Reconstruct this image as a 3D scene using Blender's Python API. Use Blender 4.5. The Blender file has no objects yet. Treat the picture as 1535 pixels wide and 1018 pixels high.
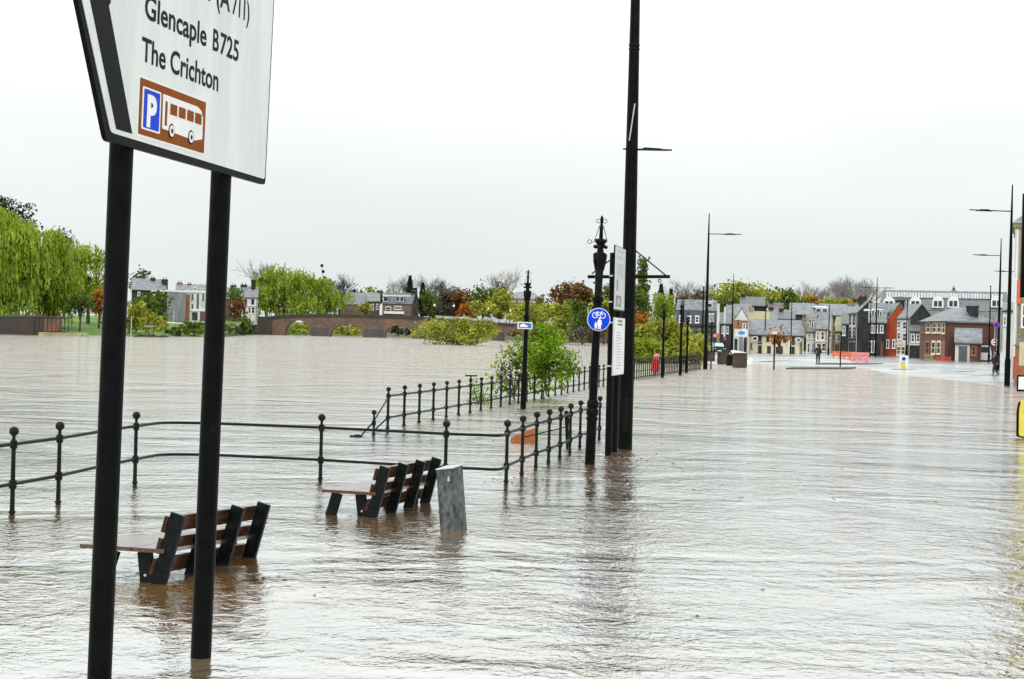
import bpy, math, random
import numpy as np
from mathutils import Vector, Matrix
random.seed(7)
SC = bpy.context.scene
COL = SC.collection
# ------------------------------------------------------------------ camera model (1535 x 1018 photo pixels)
F, CAMH, ROLL, CX, CY, H0 = 2400.0, 2.2, 0.026, 767.5, 509.0, 499.0
PITCH = -math.atan((CY - H0) / F)
FW = np.array([0, math.cos(PITCH), math.sin(PITCH)])
XP = np.array([1.0, 0, 0]); ZP = np.cross(XP, FW)
RV = math.cos(ROLL) * XP + math.sin(ROLL) * ZP
UV = -math.sin(ROLL) * XP + math.cos(ROLL) * ZP
CAM = np.array([0, 0, CAMH])
def ray(x, y):
    d = FW * F + RV * (x - CX) - UV * (y - CY)
    return d / d[1]
def hor(x): return H0 + ROLL * (x - CX)
def at(x, y, z=0.0):
    d = ray(x, y); p = CAM + d * ((z - CAMH) / d[2]); return Vector(p)
def atY(x, y, Y): return Vector(CAM + ray(x, y) * Y)
def G(x, Y, z=0.0):                      # ground point under column x at distance Y
    y = hor(x) + (CAMH - z) * F / Y
    p = atY(x, y, Y); p.z = z; return p
def zat(x, y, Y): return atY(x, y, Y).z

cam = bpy.data.cameras.new('camera'); cam_o = bpy.data.objects.new('camera', cam); COL.objects.link(cam_o)
cam.sensor_width = 36; cam.lens = F / 1535 * 36; cam.clip_start = 0.1; cam.clip_end = 6000
m = Matrix.Identity(4)
for i in range(3):
    m[i][0] = RV[i]; m[i][1] = UV[i]; m[i][2] = -FW[i]; m[i][3] = CAM[i]
cam_o.matrix_world = m
SC.camera = cam_o
SC.view_settings.view_transform = 'Standard'; SC.view_settings.look = 'None'
SC.view_settings.exposure = 0; SC.view_settings.gamma = 1

# ------------------------------------------------------------------ materials
def nodes(name):
    mt = bpy.data.materials.new(name); mt.use_nodes = True
    nt = mt.node_tree; nt.nodes.clear()
    out = nt.nodes.new('ShaderNodeOutputMaterial')
    return mt, nt, out
def ramp(nt, stops, fac):
    r = nt.nodes.new('ShaderNodeValToRGB'); cr = r.color_ramp
    while len(cr.elements) < len(stops): cr.elements.new(0.5)
    for e, (p, c) in zip(cr.elements, stops):
        e.position = p; e.color = (*c, 1)
    nt.links.new(fac, r.inputs[0]); return r.outputs[0]
def noise(nt, scale, detail=4, rough=0.55, stretch=None, coord='Object', dist=0.0):
    tc = nt.nodes.new('ShaderNodeTexCoord'); n = nt.nodes.new('ShaderNodeTexNoise')
    n.inputs['Scale'].default_value = scale; n.inputs['Detail'].default_value = detail
    n.inputs['Roughness'].default_value = rough; n.inputs['Distortion'].default_value = dist
    src = tc.outputs[coord]
    if stretch:
        mp = nt.nodes.new('ShaderNodeMapping'); mp.inputs['Scale'].default_value = stretch
        nt.links.new(src, mp.inputs[0]); src = mp.outputs[0]
    nt.links.new(src, n.inputs['Vector']); return n.outputs['Fac']
def mat(name, c1, c2=None, rough=0.6, scale=3.0, metallic=0.0, bump=0.0, bscale=None, stretch=None, spec=0.5, lo=0.35, hi=0.65):
    mt, nt, out = nodes(name)
    b = nt.nodes.new('ShaderNodeBsdfPrincipled'); nt.links.new(b.outputs[0], out.inputs[0])
    b.inputs['Roughness'].default_value = rough; b.inputs['Metallic'].default_value = metallic
    b.inputs['Specular IOR Level'].default_value = spec
    if c2 is None: c2 = tuple(x * 0.75 for x in c1)
    f = noise(nt, scale, 5, 0.6, stretch)
    nt.links.new(ramp(nt, [(lo, c1), (hi, c2)] + ([(0.705, c2), (0.735, (0.05, 0.03, 0.018))] if 'paint' in name and c1[0] < .01 else []), f), b.inputs['Base Color'])
    if bump:
        bp = nt.nodes.new('ShaderNodeBump'); bp.inputs['Strength'].default_value = bump; bp.inputs['Distance'].default_value = 0.02
        nt.links.new(noise(nt, bscale or scale * 6, 4, 0.6, stretch), bp.inputs['Height']); nt.links.new(bp.outputs[0], b.inputs['Normal'])
    return mt
def brick_mat(name, c1, c2, mortar, scale, rough=0.85, stain=(0.03, 0.03, 0.025), samt=0.6, bw=0.5, bh=0.25, nsc=0.35):
    mt, nt, out = nodes(name)
    b = nt.nodes.new('ShaderNodeBsdfPrincipled'); nt.links.new(b.outputs[0], out.inputs[0]); b.inputs['Roughness'].default_value = rough
    tc = nt.nodes.new('ShaderNodeTexCoord'); sx = nt.nodes.new('ShaderNodeSeparateXYZ'); cb = nt.nodes.new('ShaderNodeCombineXYZ')
    ad = nt.nodes.new('ShaderNodeMath'); nt.links.new(tc.outputs['Object'], sx.inputs[0])
    nt.links.new(sx.outputs[0], ad.inputs[0]); nt.links.new(sx.outputs[1], ad.inputs[1])
    nt.links.new(ad.outputs[0], cb.inputs[0]); nt.links.new(sx.outputs[2], cb.inputs[1])
    br = nt.nodes.new('ShaderNodeTexBrick'); nt.links.new(cb.outputs[0], br.inputs['Vector'])
    br.inputs['Color1'].default_value = (*c1, 1); br.inputs['Color2'].default_value = (*c2, 1); br.inputs['Mortar'].default_value = (*mortar, 1)
    br.inputs['Scale'].default_value = scale; br.inputs['Brick Width'].default_value = bw; br.inputs['Row Height'].default_value = bh
    br.inputs['Mortar Size'].default_value = 0.012
    mx = nt.nodes.new('ShaderNodeMixRGB'); mx.inputs[2].default_value = (*stain, 1); nt.links.new(br.outputs['Color'], mx.inputs[1])
    f = noise(nt, nsc, 6, 0.65)
    r = ramp(nt, [(0.42, (0, 0, 0)), (0.62, (samt,) * 3)], f); nt.links.new(r, mx.inputs[0])
    nt.links.new(mx.outputs[0], b.inputs['Base Color'])
    return mt
def leaf_mat(name, stops, nsc=0.35, trans=0.35):
    mt, nt, out = nodes(name)
    geo = nt.nodes.new('ShaderNodeNewGeometry')
    f = noise(nt, nsc, 3, 0.5)
    ma = nt.nodes.new('ShaderNodeMath'); ma.operation = 'MULTIPLY_ADD'; ma.inputs[1].default_value = 0.3
    mb = nt.nodes.new('ShaderNodeMath'); mb.operation = 'MULTIPLY_ADD'; mb.inputs[1].default_value = 1.25; mb.inputs[2].default_value = -0.28
    nt.links.new(f, mb.inputs[0]); nt.links.new(geo.outputs['Random Per Island'], ma.inputs[0]); nt.links.new(mb.outputs[0], ma.inputs[2])
    c = ramp(nt, stops, ma.outputs[0])
    d = nt.nodes.new('ShaderNodeBsdfDiffuse'); t = nt.nodes.new('ShaderNodeBsdfTranslucent'); mx = nt.nodes.new('ShaderNodeMixShader')
    mx.inputs[0].default_value = trans
    nt.links.new(c, d.inputs[0]); nt.links.new(c, t.inputs[0]); nt.links.new(d.outputs[0], mx.inputs[1]); nt.links.new(t.outputs[0], mx.inputs[2])
    nt.links.new(mx.outputs[0], out.inputs[0]); return mt

BLACK = mat('black_paint', (0.002, 0.0022, 0.0022), (0.0045, 0.005, 0.005), rough=0.38, scale=6, bump=0.15, spec=0.06)
BLACKR = mat('black_paint_rough', (0.003, 0.0035, 0.0035), (0.009, 0.010, 0.009), rough=0.5, scale=9, bump=0.3, spec=0.08)
RAILM = mat('railing_paint', (0.004, 0.006, 0.0055), (0.010, 0.014, 0.013), rough=0.4, scale=14, bump=0.25, spec=0.12)
SIGNW = mat('sign_white', (0.66, 0.70, 0.69), (0.57, 0.61, 0.60), rough=0.5, spec=0.1, scale=3.2, stretch=(1.6, 1.6, 0.25))
SIGNB = mat('sign_black', (0.003, 0.003, 0.0035), (0.006, 0.006, 0.0065), rough=0.45, scale=12, spec=0.06)
WHITE = mat('white_paint', (0.75, 0.76, 0.75), (0.66, 0.67, 0.66), rough=0.5, scale=4)
BROWN = mat('sign_brown', (0.24, 0.062, 0.004), (0.19, 0.048, 0.003), rough=0.5, scale=9, spec=0.06)
BLUE = mat('sign_blue', (0.004, 0.055, 0.62), (0.004, 0.045, 0.52), rough=0.45, scale=8, spec=0.08)
STEEL = mat('galvanised', (0.12, 0.13, 0.128), (0.03, 0.034, 0.034), rough=0.6, scale=16, spec=0.15, metallic=0.0, bump=0.3, stretch=(1, 1, 0.6))
STEELL = mat('light_metal', (0.55, 0.56, 0.56), (0.45, 0.46, 0.46), rough=0.35, scale=5, metallic=0.6)
ORANGEW = mat('wet_board', (0.42, 0.13, 0.025), (0.25, 0.08, 0.02), rough=0.6, scale=4, stretch=(1, 6, 6))
RED = mat('red_plastic', (0.62, 0.03, 0.02), (0.5, 0.02, 0.02), rough=0.45)
PINK = mat('faded_red', (0.75, 0.30, 0.28), (0.65, 0.2, 0.2), rough=0.5)
ORANGE = mat('barrier_orange', (0.75, 0.16, 0.04), (0.65, 0.10, 0.03), rough=0.5)
YELLOW = mat('yellow_plate', (0.66, 0.55, 0.05), (0.55, 0.45, 0.05), rough=0.45)
PALEY = mat('pale_yellow', (0.52, 0.49, 0.27), (0.42, 0.39, 0.2), rough=0.5)
SLATE = mat('roof_slate', (0.20, 0.22, 0.23), (0.09, 0.10, 0.107), rough=0.5, scale=1.1, stretch=(1, 1, 3), bump=0.3, bscale=7)
SLATED = mat('roof_slate_dark', (0.10, 0.115, 0.12), (0.055, 0.065, 0.07), rough=0.45, scale=1.6, stretch=(1, 1, 3))
SLATEY = mat('roof_mossy', (0.30, 0.29, 0.14), (0.2, 0.2, 0.12), rough=0.7, scale=1.5)
GREYW = mat('grey_render', (0.28, 0.295, 0.295), (0.19, 0.20, 0.20), rough=0.85, scale=0.9, stretch=(1, 1, .3), spec=.1)
DARKW = mat('dark_render', (0.055, 0.06, 0.056), (0.022, 0.024, 0.023), rough=0.85, scale=0.8, stretch=(1, 1, .4), spec=.1)
PALEW = mat('pale_render', (0.70, 0.71, 0.68), (0.44, 0.45, 0.43), rough=0.85, scale=0.9, stretch=(1, 1, .3), spec=.1)
CREAM = mat('cream_render', (0.78, 0.71, 0.53), (0.58, 0.52, 0.38), rough=0.85, scale=0.9, stretch=(1, 1, .3), spec=.1)
REDW = mat('red_render', (0.36, 0.07, 0.03), (0.22, 0.045, 0.025), rough=0.85, scale=0.9, stretch=(1, 1, .4), spec=.1)
SANDST = brick_mat('red_sandstone', (0.26, 0.105, 0.05), (0.15, 0.075, 0.04), (0.10, 0.08, 0.06), 1.0, stain=(0.045, 0.045, 0.038), samt=0.92, nsc=0.3)
BRICK = brick_mat('brown_brick', (0.20, 0.075, 0.045), (0.12, 0.055, 0.038), (0.13, 0.10, 0.08), 2.4, stain=(0.05, 0.035, 0.03), samt=0.5)
BRICKO = brick_mat('orange_brick', (0.40, 0.15, 0.06), (0.30, 0.11, 0.05), (0.25, 0.2, 0.15), 2.2, samt=0.3)
STONE = brick_mat('dark_stone', (0.09, 0.085, 0.07), (0.06, 0.055, 0.048), (0.05, 0.05, 0.045), 1.2, stain=(0.10, 0.06, 0.035), samt=0.5)
STONED = brick_mat('black_stone', (0.035, 0.035, 0.032), (0.022, 0.022, 0.02), (0.02, 0.02, 0.018), 1.2, stain=(0.07, 0.035, 0.02), samt=0.5)
BROWNS = brick_mat('brown_stone', (0.24, 0.15, 0.10), (0.17, 0.11, 0.08), (0.15, 0.13, 0.1), 1.6, samt=0.5)
BRIDGEM = brick_mat('bridge_stone', (0.21, 0.105, 0.06), (0.13, 0.085, 0.058), (0.09, 0.08, 0.065), 1.0, stain=(0.05, 0.052, 0.045), samt=0.8, nsc=0.2)
STONEY = brick_mat('yellow_stone', (0.36, 0.31, 0.16), (0.24, 0.21, 0.12), (0.3, 0.27, 0.18), 1.8, stain=(0.10, 0.09, 0.05), samt=0.6, nsc=0.9)
GLASS = mat('window_glass', (0.018, 0.022, 0.025), (0.05, 0.055, 0.06), rough=0.08, scale=0.6)
GLASSL = mat('roof_glass', (0.30, 0.34, 0.35), (0.45, 0.48, 0.48), rough=0.2, scale=1.2)
BARK = mat('bark', (0.035, 0.03, 0.024), (0.06, 0.05, 0.04), rough=0.9, scale=3)
BARKG = mat('bark_grey', (0.26, 0.245, 0.22), (0.18, 0.17, 0.155), rough=0.9, scale=3)
COAT = mat('dark_coat', (0.008, 0.009, 0.011), (0.015, 0.016, 0.018), rough=0.8)
SKIN = mat('skin', (0.5, 0.28, 0.2), (0.45, 0.25, 0.18), rough=0.6)
HAIR = mat('hair', (0.02, 0.014, 0.01), rough=0.7)
CARP = mat('car_paint', (0.015, 0.018, 0.02), (0.02, 0.022, 0.025), rough=0.2)
RUBBER = mat('rubber', (0.012, 0.012, 0.012), rough=0.8)

L_WILLOW = leaf_mat('leaf_willow', [(0.1, (0.05, 0.085, 0.012)), (0.45, (0.215, 0.295, 0.03)), (0.8, (0.40, 0.48, 0.075))])
L_YG = leaf_mat('leaf_yellow_green', [(0.1, (0.075, 0.10, 0.018)), (0.5, (0.30, 0.335, 0.045)), (0.85, (0.53, 0.52, 0.10))])
L_GREEN = leaf_mat('leaf_green', [(0.1, (0.035, 0.06, 0.015)), (0.5, (0.10, 0.15, 0.03)), (0.85, (0.22, 0.27, 0.06))])
L_BRIGHT = leaf_mat('leaf_bright', [(0.1, (0.02, 0.035, 0.008)), (0.38, (0.10, 0.18, 0.012)), (0.6, (0.22, 0.37, 0.02)), (0.9, (0.42, 0.56, 0.05))], nsc=1.2)
L_OLIVE = leaf_mat('leaf_olive', [(0.1, (0.015, 0.025, 0.008)), (0.4, (0.07, 0.11, 0.012)), (0.6, (0.22, 0.31, 0.02)), (0.9, (0.40, 0.48, 0.04))], nsc=1.2)
L_DARK = leaf_mat('leaf_dark', [(0.1, (0.018, 0.027, 0.016)), (0.6, (0.05, 0.068, 0.036)), (0.9, (0.11, 0.13, 0.07))])
L_RUST = leaf_mat('leaf_rust', [(0.1, (0.05, 0.028, 0.014)), (0.5, (0.15, 0.08, 0.032)), (0.85, (0.28, 0.17, 0.06))])
L_ORANGE = leaf_mat('leaf_orange', [(0.1, (0.12, 0.05, 0.015)), (0.5, (0.34, 0.13, 0.03)), (0.85, (0.45, 0.25, 0.05))])
L_GREY = leaf_mat('leaf_greyish', [(0.1, (0.06, 0.06, 0.045)), (0.5, (0.13, 0.12, 0.09)), (0.85, (0.22, 0.2, 0.14))])

def wet_mat(name, c1, c2, scale, stretch, power=3.0):
    mt, nt, out = nodes(name); L = nt.links.new
    d = nt.nodes.new('ShaderNodeBsdfDiffuse'); g = nt.nodes.new('ShaderNodeBsdfGlossy'); g.inputs['Roughness'].default_value = 0.16
    L(ramp(nt, [(0.35, c1), (0.65, c2)], noise(nt, scale, 5, 0.6, stretch)), d.inputs[0])
    bp = nt.nodes.new('ShaderNodeBump'); bp.inputs['Strength'].default_value = 0.25; bp.inputs['Distance'].default_value = 0.01
    L(noise(nt, scale * 4, 4, 0.6, stretch), bp.inputs['Height'])
    L(bp.outputs[0], d.inputs['Normal']); L(bp.outputs[0], g.inputs['Normal'])
    mx = nt.nodes.new('ShaderNodeMixShader'); L(schlick(nt, 0.012, power, None), mx.inputs[0]); L(d.outputs[0], mx.inputs[1]); L(g.outputs[0], mx.inputs[2]); L(mx.outputs[0], out.inputs[0]); return mt
def schlick(nt, f0, power, normal):
    lw = nt.nodes.new('ShaderNodeLayerWeight'); lw.inputs['Blend'].default_value = 0.5
    if normal: nt.links.new(normal, lw.inputs['Normal'])
    pw = nt.nodes.new('ShaderNodeMath'); pw.operation = 'POWER'; pw.inputs[1].default_value = power; nt.links.new(lw.outputs['Facing'], pw.inputs[0])
    ma = nt.nodes.new('ShaderNodeMath'); ma.operation = 'MULTIPLY_ADD'; ma.inputs[1].default_value = 1 - f0; ma.inputs[2].default_value = f0; ma.use_clamp = True
    nt.links.new(pw.outputs[0], ma.inputs[0]); return ma.outputs[0]
def water_mat(name, base1, base2, ior, bumps, grough, tint=(0.875, 0.935, 0.945), patch=False, f0=0.06, rapid=0):
    mt, nt, out = nodes(name)
    L = nt.links.new
    prev = None; rap = None
    if rapid:                            # the current runs rougher further out than in the sheltered near water
        tcw = nt.nodes.new('ShaderNodeTexCoord'); sxw = nt.nodes.new('ShaderNodeSeparateXYZ'); L(tcw.outputs['Object'], sxw.inputs[0])
        rp = nt.nodes.new('ShaderNodeMapRange'); rp.interpolation_type = 'SMOOTHSTEP'; rp.inputs[1].default_value = 18; rp.inputs[2].default_value = 90; rp.inputs[3].default_value = 1.0; rp.inputs[4].default_value = rapid
        L(sxw.outputs[1], rp.inputs[0]); rap = rp.outputs[0]
    for sc, st, dist, strength in bumps:
        bp = nt.nodes.new('ShaderNodeBump'); bp.inputs['Strength'].default_value = strength; bp.inputs['Distance'].default_value = dist
        mk = nt.nodes.new('ShaderNodeMapRange'); mk.inputs[1].default_value = 0.36; mk.inputs[2].default_value = 0.62; mk.inputs[3].default_value = 0.35; mk.inputs[4].default_value = 1.25
        L(noise(nt, 0.11 + 0.05 * len(bumps), 3, 0.6, (0.6, 0.8, 1), dist=1.0), mk.inputs[0])
        mu = nt.nodes.new('ShaderNodeMath'); mu.operation = 'MULTIPLY'; L(mk.outputs[0], mu.inputs[1])
        L(noise(nt, sc, 3, 0.6, st, dist=0.8), mu.inputs[0]); L(mu.outputs[0], bp.inputs['Height'])
        if rap:
            m2 = nt.nodes.new('ShaderNodeMath'); m2.operation = 'MULTIPLY'; L(mu.outputs[0], m2.inputs[0]); L(rap, m2.inputs[1]); L(m2.outputs[0], bp.inputs['Height'])
        if prev: L(prev, bp.inputs['Normal'])
        prev = bp.outputs[0]
    fr = schlick(nt, f0, ior, prev)
    if patch:                            # standing puddles between patches of merely damp tarmac
        pm_ = nt.nodes.new('ShaderNodeMapRange'); pm_.inputs[1].default_value = 0.38; pm_.inputs[2].default_value = 0.6; pm_.inputs[3].default_value = 0.62; pm_.inputs[4].default_value = 1.0
        L(noise(nt, 0.16, 5, 0.65, (0.55, 0.3, 1), dist=1.2), pm_.inputs[0])
        pq = nt.nodes.new('ShaderNodeMath'); pq.operation = 'MULTIPLY'; L(fr, pq.inputs[0]); L(pm_.outputs[0], pq.inputs[1]); fr = pq.outputs[0]
    d = nt.nodes.new('ShaderNodeBsdfDiffuse'); g = nt.nodes.new('ShaderNodeBsdfGlossy'); g.inputs['Roughness'].default_value = grough
    g.inputs['Color'].default_value = (*tint, 1)
    L(ramp(nt, [(0.35, base1), (0.65, base2)], noise(nt, 0.5, 4, 0.6, (0.35, 1.3, 1))), d.inputs[0])
    L(prev, g.inputs['Normal'])
    mx = nt.nodes.new('ShaderNodeMixShader'); L(fr, mx.inputs[0]); L(d.outputs[0], mx.inputs[1]); L(g.outputs[0], mx.inputs[2])
    L(mx.outputs[0], out.inputs[0]); return mt
WATER = water_mat('flood_water', (0.27, 0.135, 0.032), (0.25, 0.19, 0.12), 1.95,
                  [(0.25, (0.9, 1.1, 1), 0.02, 1.0), (1.3, (1, 1.05, 1), 0.018, 1.0), (3.4, (1.05, 1, 1), 0.024, 1.0), (8, (1.05, 1, 1), 0.013, 1.0)], 0.08, f0=0.27, rapid=6.5, tint=(0.865, 0.935, 0.95))
WETROAD = water_mat('wet_road', (0.03, 0.032, 0.032), (0.16, 0.16, 0.155), 2.7, [(0.5, (1, 1, 1), 0.05, 1.0), (5, (1, 1, 1), 0.012, 1.0)], 0.22, tint=(.88, .92, .91), patch=True)
WOOD = wet_mat('bench_wood', (0.075, 0.028, 0.010), (0.022, 0.009, 0.004), 7, (0.35, 5, 5), 4.0)
WETSEAT = wet_mat('bench_seat_wood', (0.115, 0.042, 0.014), (0.045, 0.017, 0.007), 7, (0.35, 5, 5), 1.3)
BENCHM = wet_mat('bench_board_dark', (0.003, 0.0045, 0.0045), (0.009, 0.011, 0.011), 12, (1, 1, 1), 6.5)
GRASS = mat('grass', (0.045, 0.06, 0.018), (0.10, 0.24, 0.012), rough=0.9, scale=0.07, bump=0.5, bscale=5)
BANK = mat('bank_earth', (0.10, 0.09, 0.05), (0.06, 0.07, 0.03), rough=0.95, scale=0.6)
TARMAC = mat('tarmac', (0.05, 0.05, 0.05), (0.06, 0.058, 0.055), rough=0.8, scale=2)
KERB = mat('kerb_stone', (0.045, 0.045, 0.042), (0.07, 0.07, 0.065), rough=0.7, scale=2)

# ------------------------------------------------------------------ mesh builder
class MB:
    def __init__(s): s.v = []; s.f = []
    def quadbox(s, b, t):                # two loops of equal length
        n = len(b); o = len(s.v); s.v += [tuple(p) for p in b] + [tuple(p) for p in t]
        s.f.append([o + i for i in reversed(range(n))]); s.f.append([o + n + i for i in range(n)])
        for i in range(n):
            j = (i + 1) % n; s.f.append([o + i, o + j, o + n + j, o + n + i])
        return s
    def box(s, x0, x1, y0, y1, z0, z1):
        return s.quadbox([(x0, y0, z0), (x1, y0, z0), (x1, y1, z0), (x0, y1, z0)], [(x0, y0, z1), (x1, y0, z1), (x1, y1, z1), (x0, y1, z1)])
    def bar(s, p, q, w, h, up=(0, 0, 1)):
        p = Vector(p); q = Vector(q); d = (q - p).normalized(); u = Vector(up)
        if abs(d.dot(u)) > 0.98: u = Vector((0, 1, 0))
        a = d.cross(u).normalized() * (w / 2); b = a.cross(d).normalized() * (h / 2)
        return s.quadbox([p - a - b, p + a - b, p + a + b, p - a + b], [q - a - b, q + a - b, q + a + b, q - a + b])
    def tube(s, pts, rad, seg=10, cap=True):
        pts = [Vector(p) for p in pts]
        if not isinstance(rad, (list, tuple)): rad = [rad] * len(pts)
        o = len(s.v); n = len(pts); ref = None
        for i, p in enumerate(pts):
            d = (pts[min(i + 1, n - 1)] - pts[max(i - 1, 0)]).normalized()
            if ref is None: ref = Vector((1, 0, 0)) if abs(d.x) < 0.9 else Vector((0, 1, 0))
            a = (ref - d * ref.dot(d)).normalized(); b = d.cross(a); ref = a
            for k in range(seg):
                t = 2 * math.pi * k / seg; s.v.append(tuple(p + (a * math.cos(t) + b * math.sin(t)) * rad[i]))
        for i in range(n - 1):
            for k in range(seg):
                k2 = (k + 1) % seg; s.f.append([o + i * seg + k, o + i * seg + k2, o + (i + 1) * seg + k2, o + (i + 1) * seg + k])
        if cap:
            s.f.append([o + k for k in reversed(range(seg))]); s.f.append([o + (n - 1) * seg + k for k in range(seg)])
        return s
    def lathe(s, prof, c=(0, 0, 0), seg=14):
        return s.tube([(c[0], c[1], c[2] + z) for r, z in prof], [max(r, 0.0005) for r, z in prof], seg)
    def ball(s, c, r, seg=12, rings=7, sz=1.0):
        prof = [(r * math.sin(math.pi * i / rings), -r * sz * math.cos(math.pi * i / rings)) for i in range(rings + 1)]
        return s.lathe(prof, c, seg)
    def prism(s, poly, y0, y1):          # polygon in x,z, thickness along y
        return s.quadbox([(x, y0, z) for x, z in poly], [(x, y1, z) for x, z in poly])
    def ring(s, R, r, c, axis='y', seg=20, sseg=6, a0=0, a1=2 * math.pi):
        pts = []
        for i in range(seg + 1):
            t = a0 + (a1 - a0) * i / seg; u, w = R * math.cos(t), R * math.sin(t)
            pts.append((c[0] + u, c[1], c[2] + w) if axis == 'y' else (c[0], c[1] + u, c[2] + w))
        return s.tube(pts, r, sseg)
    def build(s, name, mt, parent=None, smooth=True, fix=True):
        me = bpy.data.meshes.new(name); me.from_pydata(s.v, [], s.f)
        if fix:
            import bmesh
            bm = bmesh.new(); bm.from_mesh(me); bmesh.ops.recalc_face_normals(bm, faces=bm.faces); bm.to_mesh(me); bm.free()
        if smooth:
            me.shade_smooth(); me.set_sharp_from_angle(angle=math.radians(38))
        me.materials.append(mt)
        o = bpy.data.objects.new(name, me); COL.objects.link(o)
        if parent: o.parent = parent
        return o
def tag(o, label=None, cat=None, group=None, kind=None):
    if label: o['label'] = label
    if cat: o['category'] = cat
    if group: o['group'] = group
    if kind: o['kind'] = kind
    return o
def thing(name, label, cat, loc=(0, 0, 0), rz=0.0, group=None, rx=0.0, ry=0.0):
    o = bpy.data.objects.new(name, None); COL.objects.link(o); o.empty_display_size = 0.2
    o.location = loc; o.rotation_euler = (rx, ry, rz)
    return tag(o, label, cat, group)
def dup(o, label=None, loc=None, rz=None, ry=None, parent=None, scale=None):
    kids = [c for c in bpy.data.objects if c.parent == o]
    c = o.copy(); COL.objects.link(c); c.parent = parent
    if label: c['label'] = label
    if loc is not None: c.location = loc
    if rz is not None: c.rotation_euler.z = rz
    if ry is not None: c.rotation_euler.y = ry
    if scale is not None: c.scale = (scale,) * 3
    for k in kids: dup(k, parent=c)
    return c
def rounded(poly, r, n=4):
    out = []; N = len(poly)
    for i in range(N):
        p = Vector(poly[i]); a = (Vector(poly[i - 1]) - p).normalized(); b = (Vector(poly[(i + 1) % N]) - p).normalized()
        p0, p1 = p + a * r, p + b * r
        for k in range(n + 1):
            t = k / n; q = (1 - t) ** 2 * p0 + 2 * t * (1 - t) * p + t * t * p1; out.append((q.x, q.y))
    return out
def text_mesh(txt, x0, z0, width, cap, y, mt, parent, name='lettering', bold=0.02, thick=0.002):
    cu = bpy.data.curves.new('t', 'FONT'); cu.body = txt; cu.offset = bold; cu.resolution_u = 4
    ob = bpy.data.objects.new('t', cu); COL.objects.link(ob)
    dg = bpy.context.evaluated_depsgraph_get(); dg.update()
    me = bpy.data.meshes.new_from_object(ob.evaluated_get(dg)); bpy.data.objects.remove(ob)
    v = np.array([tuple(p.co) for p in me.vertices]); 
    xa, xb = v[:, 0].min(), v[:, 0].max(); capu = 0.729
    sx = width / (xb - xa); sz = cap / capu
    for p in me.vertices:
        X, Y_, Z = p.co; p.co = (x0 + (X - xa) * sx, y, z0 + Y_ * sz)
    me.materials.clear(); me.materials.append(mt); me.name = name
    o = bpy.data.objects.new(name, me); COL.objects.link(o); o.parent = parent
    return o

# ------------------------------------------------------------------ world and light
w = bpy.data.worlds.new('World'); SC.world = w; w.use_nodes = True
nt = w.node_tree; nt.nodes.clear()
wo = nt.nodes.new('ShaderNodeOutputWorld'); bg = nt.nodes.new('ShaderNodeBackground'); nt.links.new(bg.outputs[0], wo.inputs[0])
tc = nt.nodes.new('ShaderNodeTexCoord'); sx = nt.nodes.new('ShaderNodeSeparateXYZ'); nt.links.new(tc.outputs['Generated'], sx.inputs[0])
cr = nt.nodes.new('ShaderNodeValToRGB'); nt.links.new(sx.outputs[2], cr.inputs[0])
stops = [(0.0, (0.775, 0.83, 0.815)), (0.05, (0.83, 0.88, 0.87)), (0.10, (0.95, 0.98, 0.975)), (0.15, (1.05, 1.07, 1.07)), (0.24, (1.22, 1.24, 1.24)), (0.5, (1.65, 1.68, 1.69)), (1.0, (2.25, 2.28, 2.3))]
while len(cr.color_ramp.elements) < len(stops): cr.color_ramp.elements.new(0.5)
for e, (p, c) in zip(cr.color_ramp.elements, stops): e.position = p; e.color = (*c, 1)
sky = nt.nodes.new('ShaderNodeTexSky'); sky.sky_type = 'NISHITA'; sky.sun_disc = False
sky.sun_elevation = math.radians(48); sky.sun_rotation = math.radians(200); sky.dust_density = 5
hs = nt.nodes.new('ShaderNodeHueSaturation'); hs.inputs['Saturation'].default_value = 0.1; hs.inputs['Value'].default_value = 0.1
nt.links.new(sky.outputs[0], hs.inputs['Color'])
nz = nt.nodes.new('ShaderNodeTexNoise'); nz.inputs['Scale'].default_value = 3.2; nz.inputs['Detail'].default_value = 5
mpn = nt.nodes.new('ShaderNodeMapping'); mpn.inputs['Scale'].default_value = (1, 1, 3); nt.links.new(tc.outputs['Generated'], mpn.inputs[0]); nt.links.new(mpn.outputs[0], nz.inputs['Vector'])
cl = nt.nodes.new('ShaderNodeMapRange'); cl.inputs[1].default_value = 0.3; cl.inputs[2].default_value = 0.7; cl.inputs[3].default_value = 0.955; cl.inputs[4].default_value = 1.045
nt.links.new(nz.outputs['Fac'], cl.inputs[0])
ml = nt.nodes.new('ShaderNodeVectorMath'); ml.operation = 'SCALE'; nt.links.new(cr.outputs[0], ml.inputs[0]); nt.links.new(cl.outputs[0], ml.inputs['Scale'])
mixs = nt.nodes.new('ShaderNodeMixRGB'); mixs.inputs[0].default_value = 0.03
nt.links.new(ml.outputs[0], mixs.inputs[1]); nt.links.new(hs.outputs[0], mixs.inputs[2]); nt.links.new(mixs.outputs[0], bg.inputs[0])
bg.inputs[1].default_value = 1.0
sl = bpy.data.lights.new('sun', 'SUN'); sl.energy = 1.0; sl.angle = math.radians(40); sl.color = (1, 0.98, 0.94)
so = bpy.data.objects.new('sun', sl); COL.objects.link(so); so.rotation_euler = (math.radians(42), 0, math.radians(-20))

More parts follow.
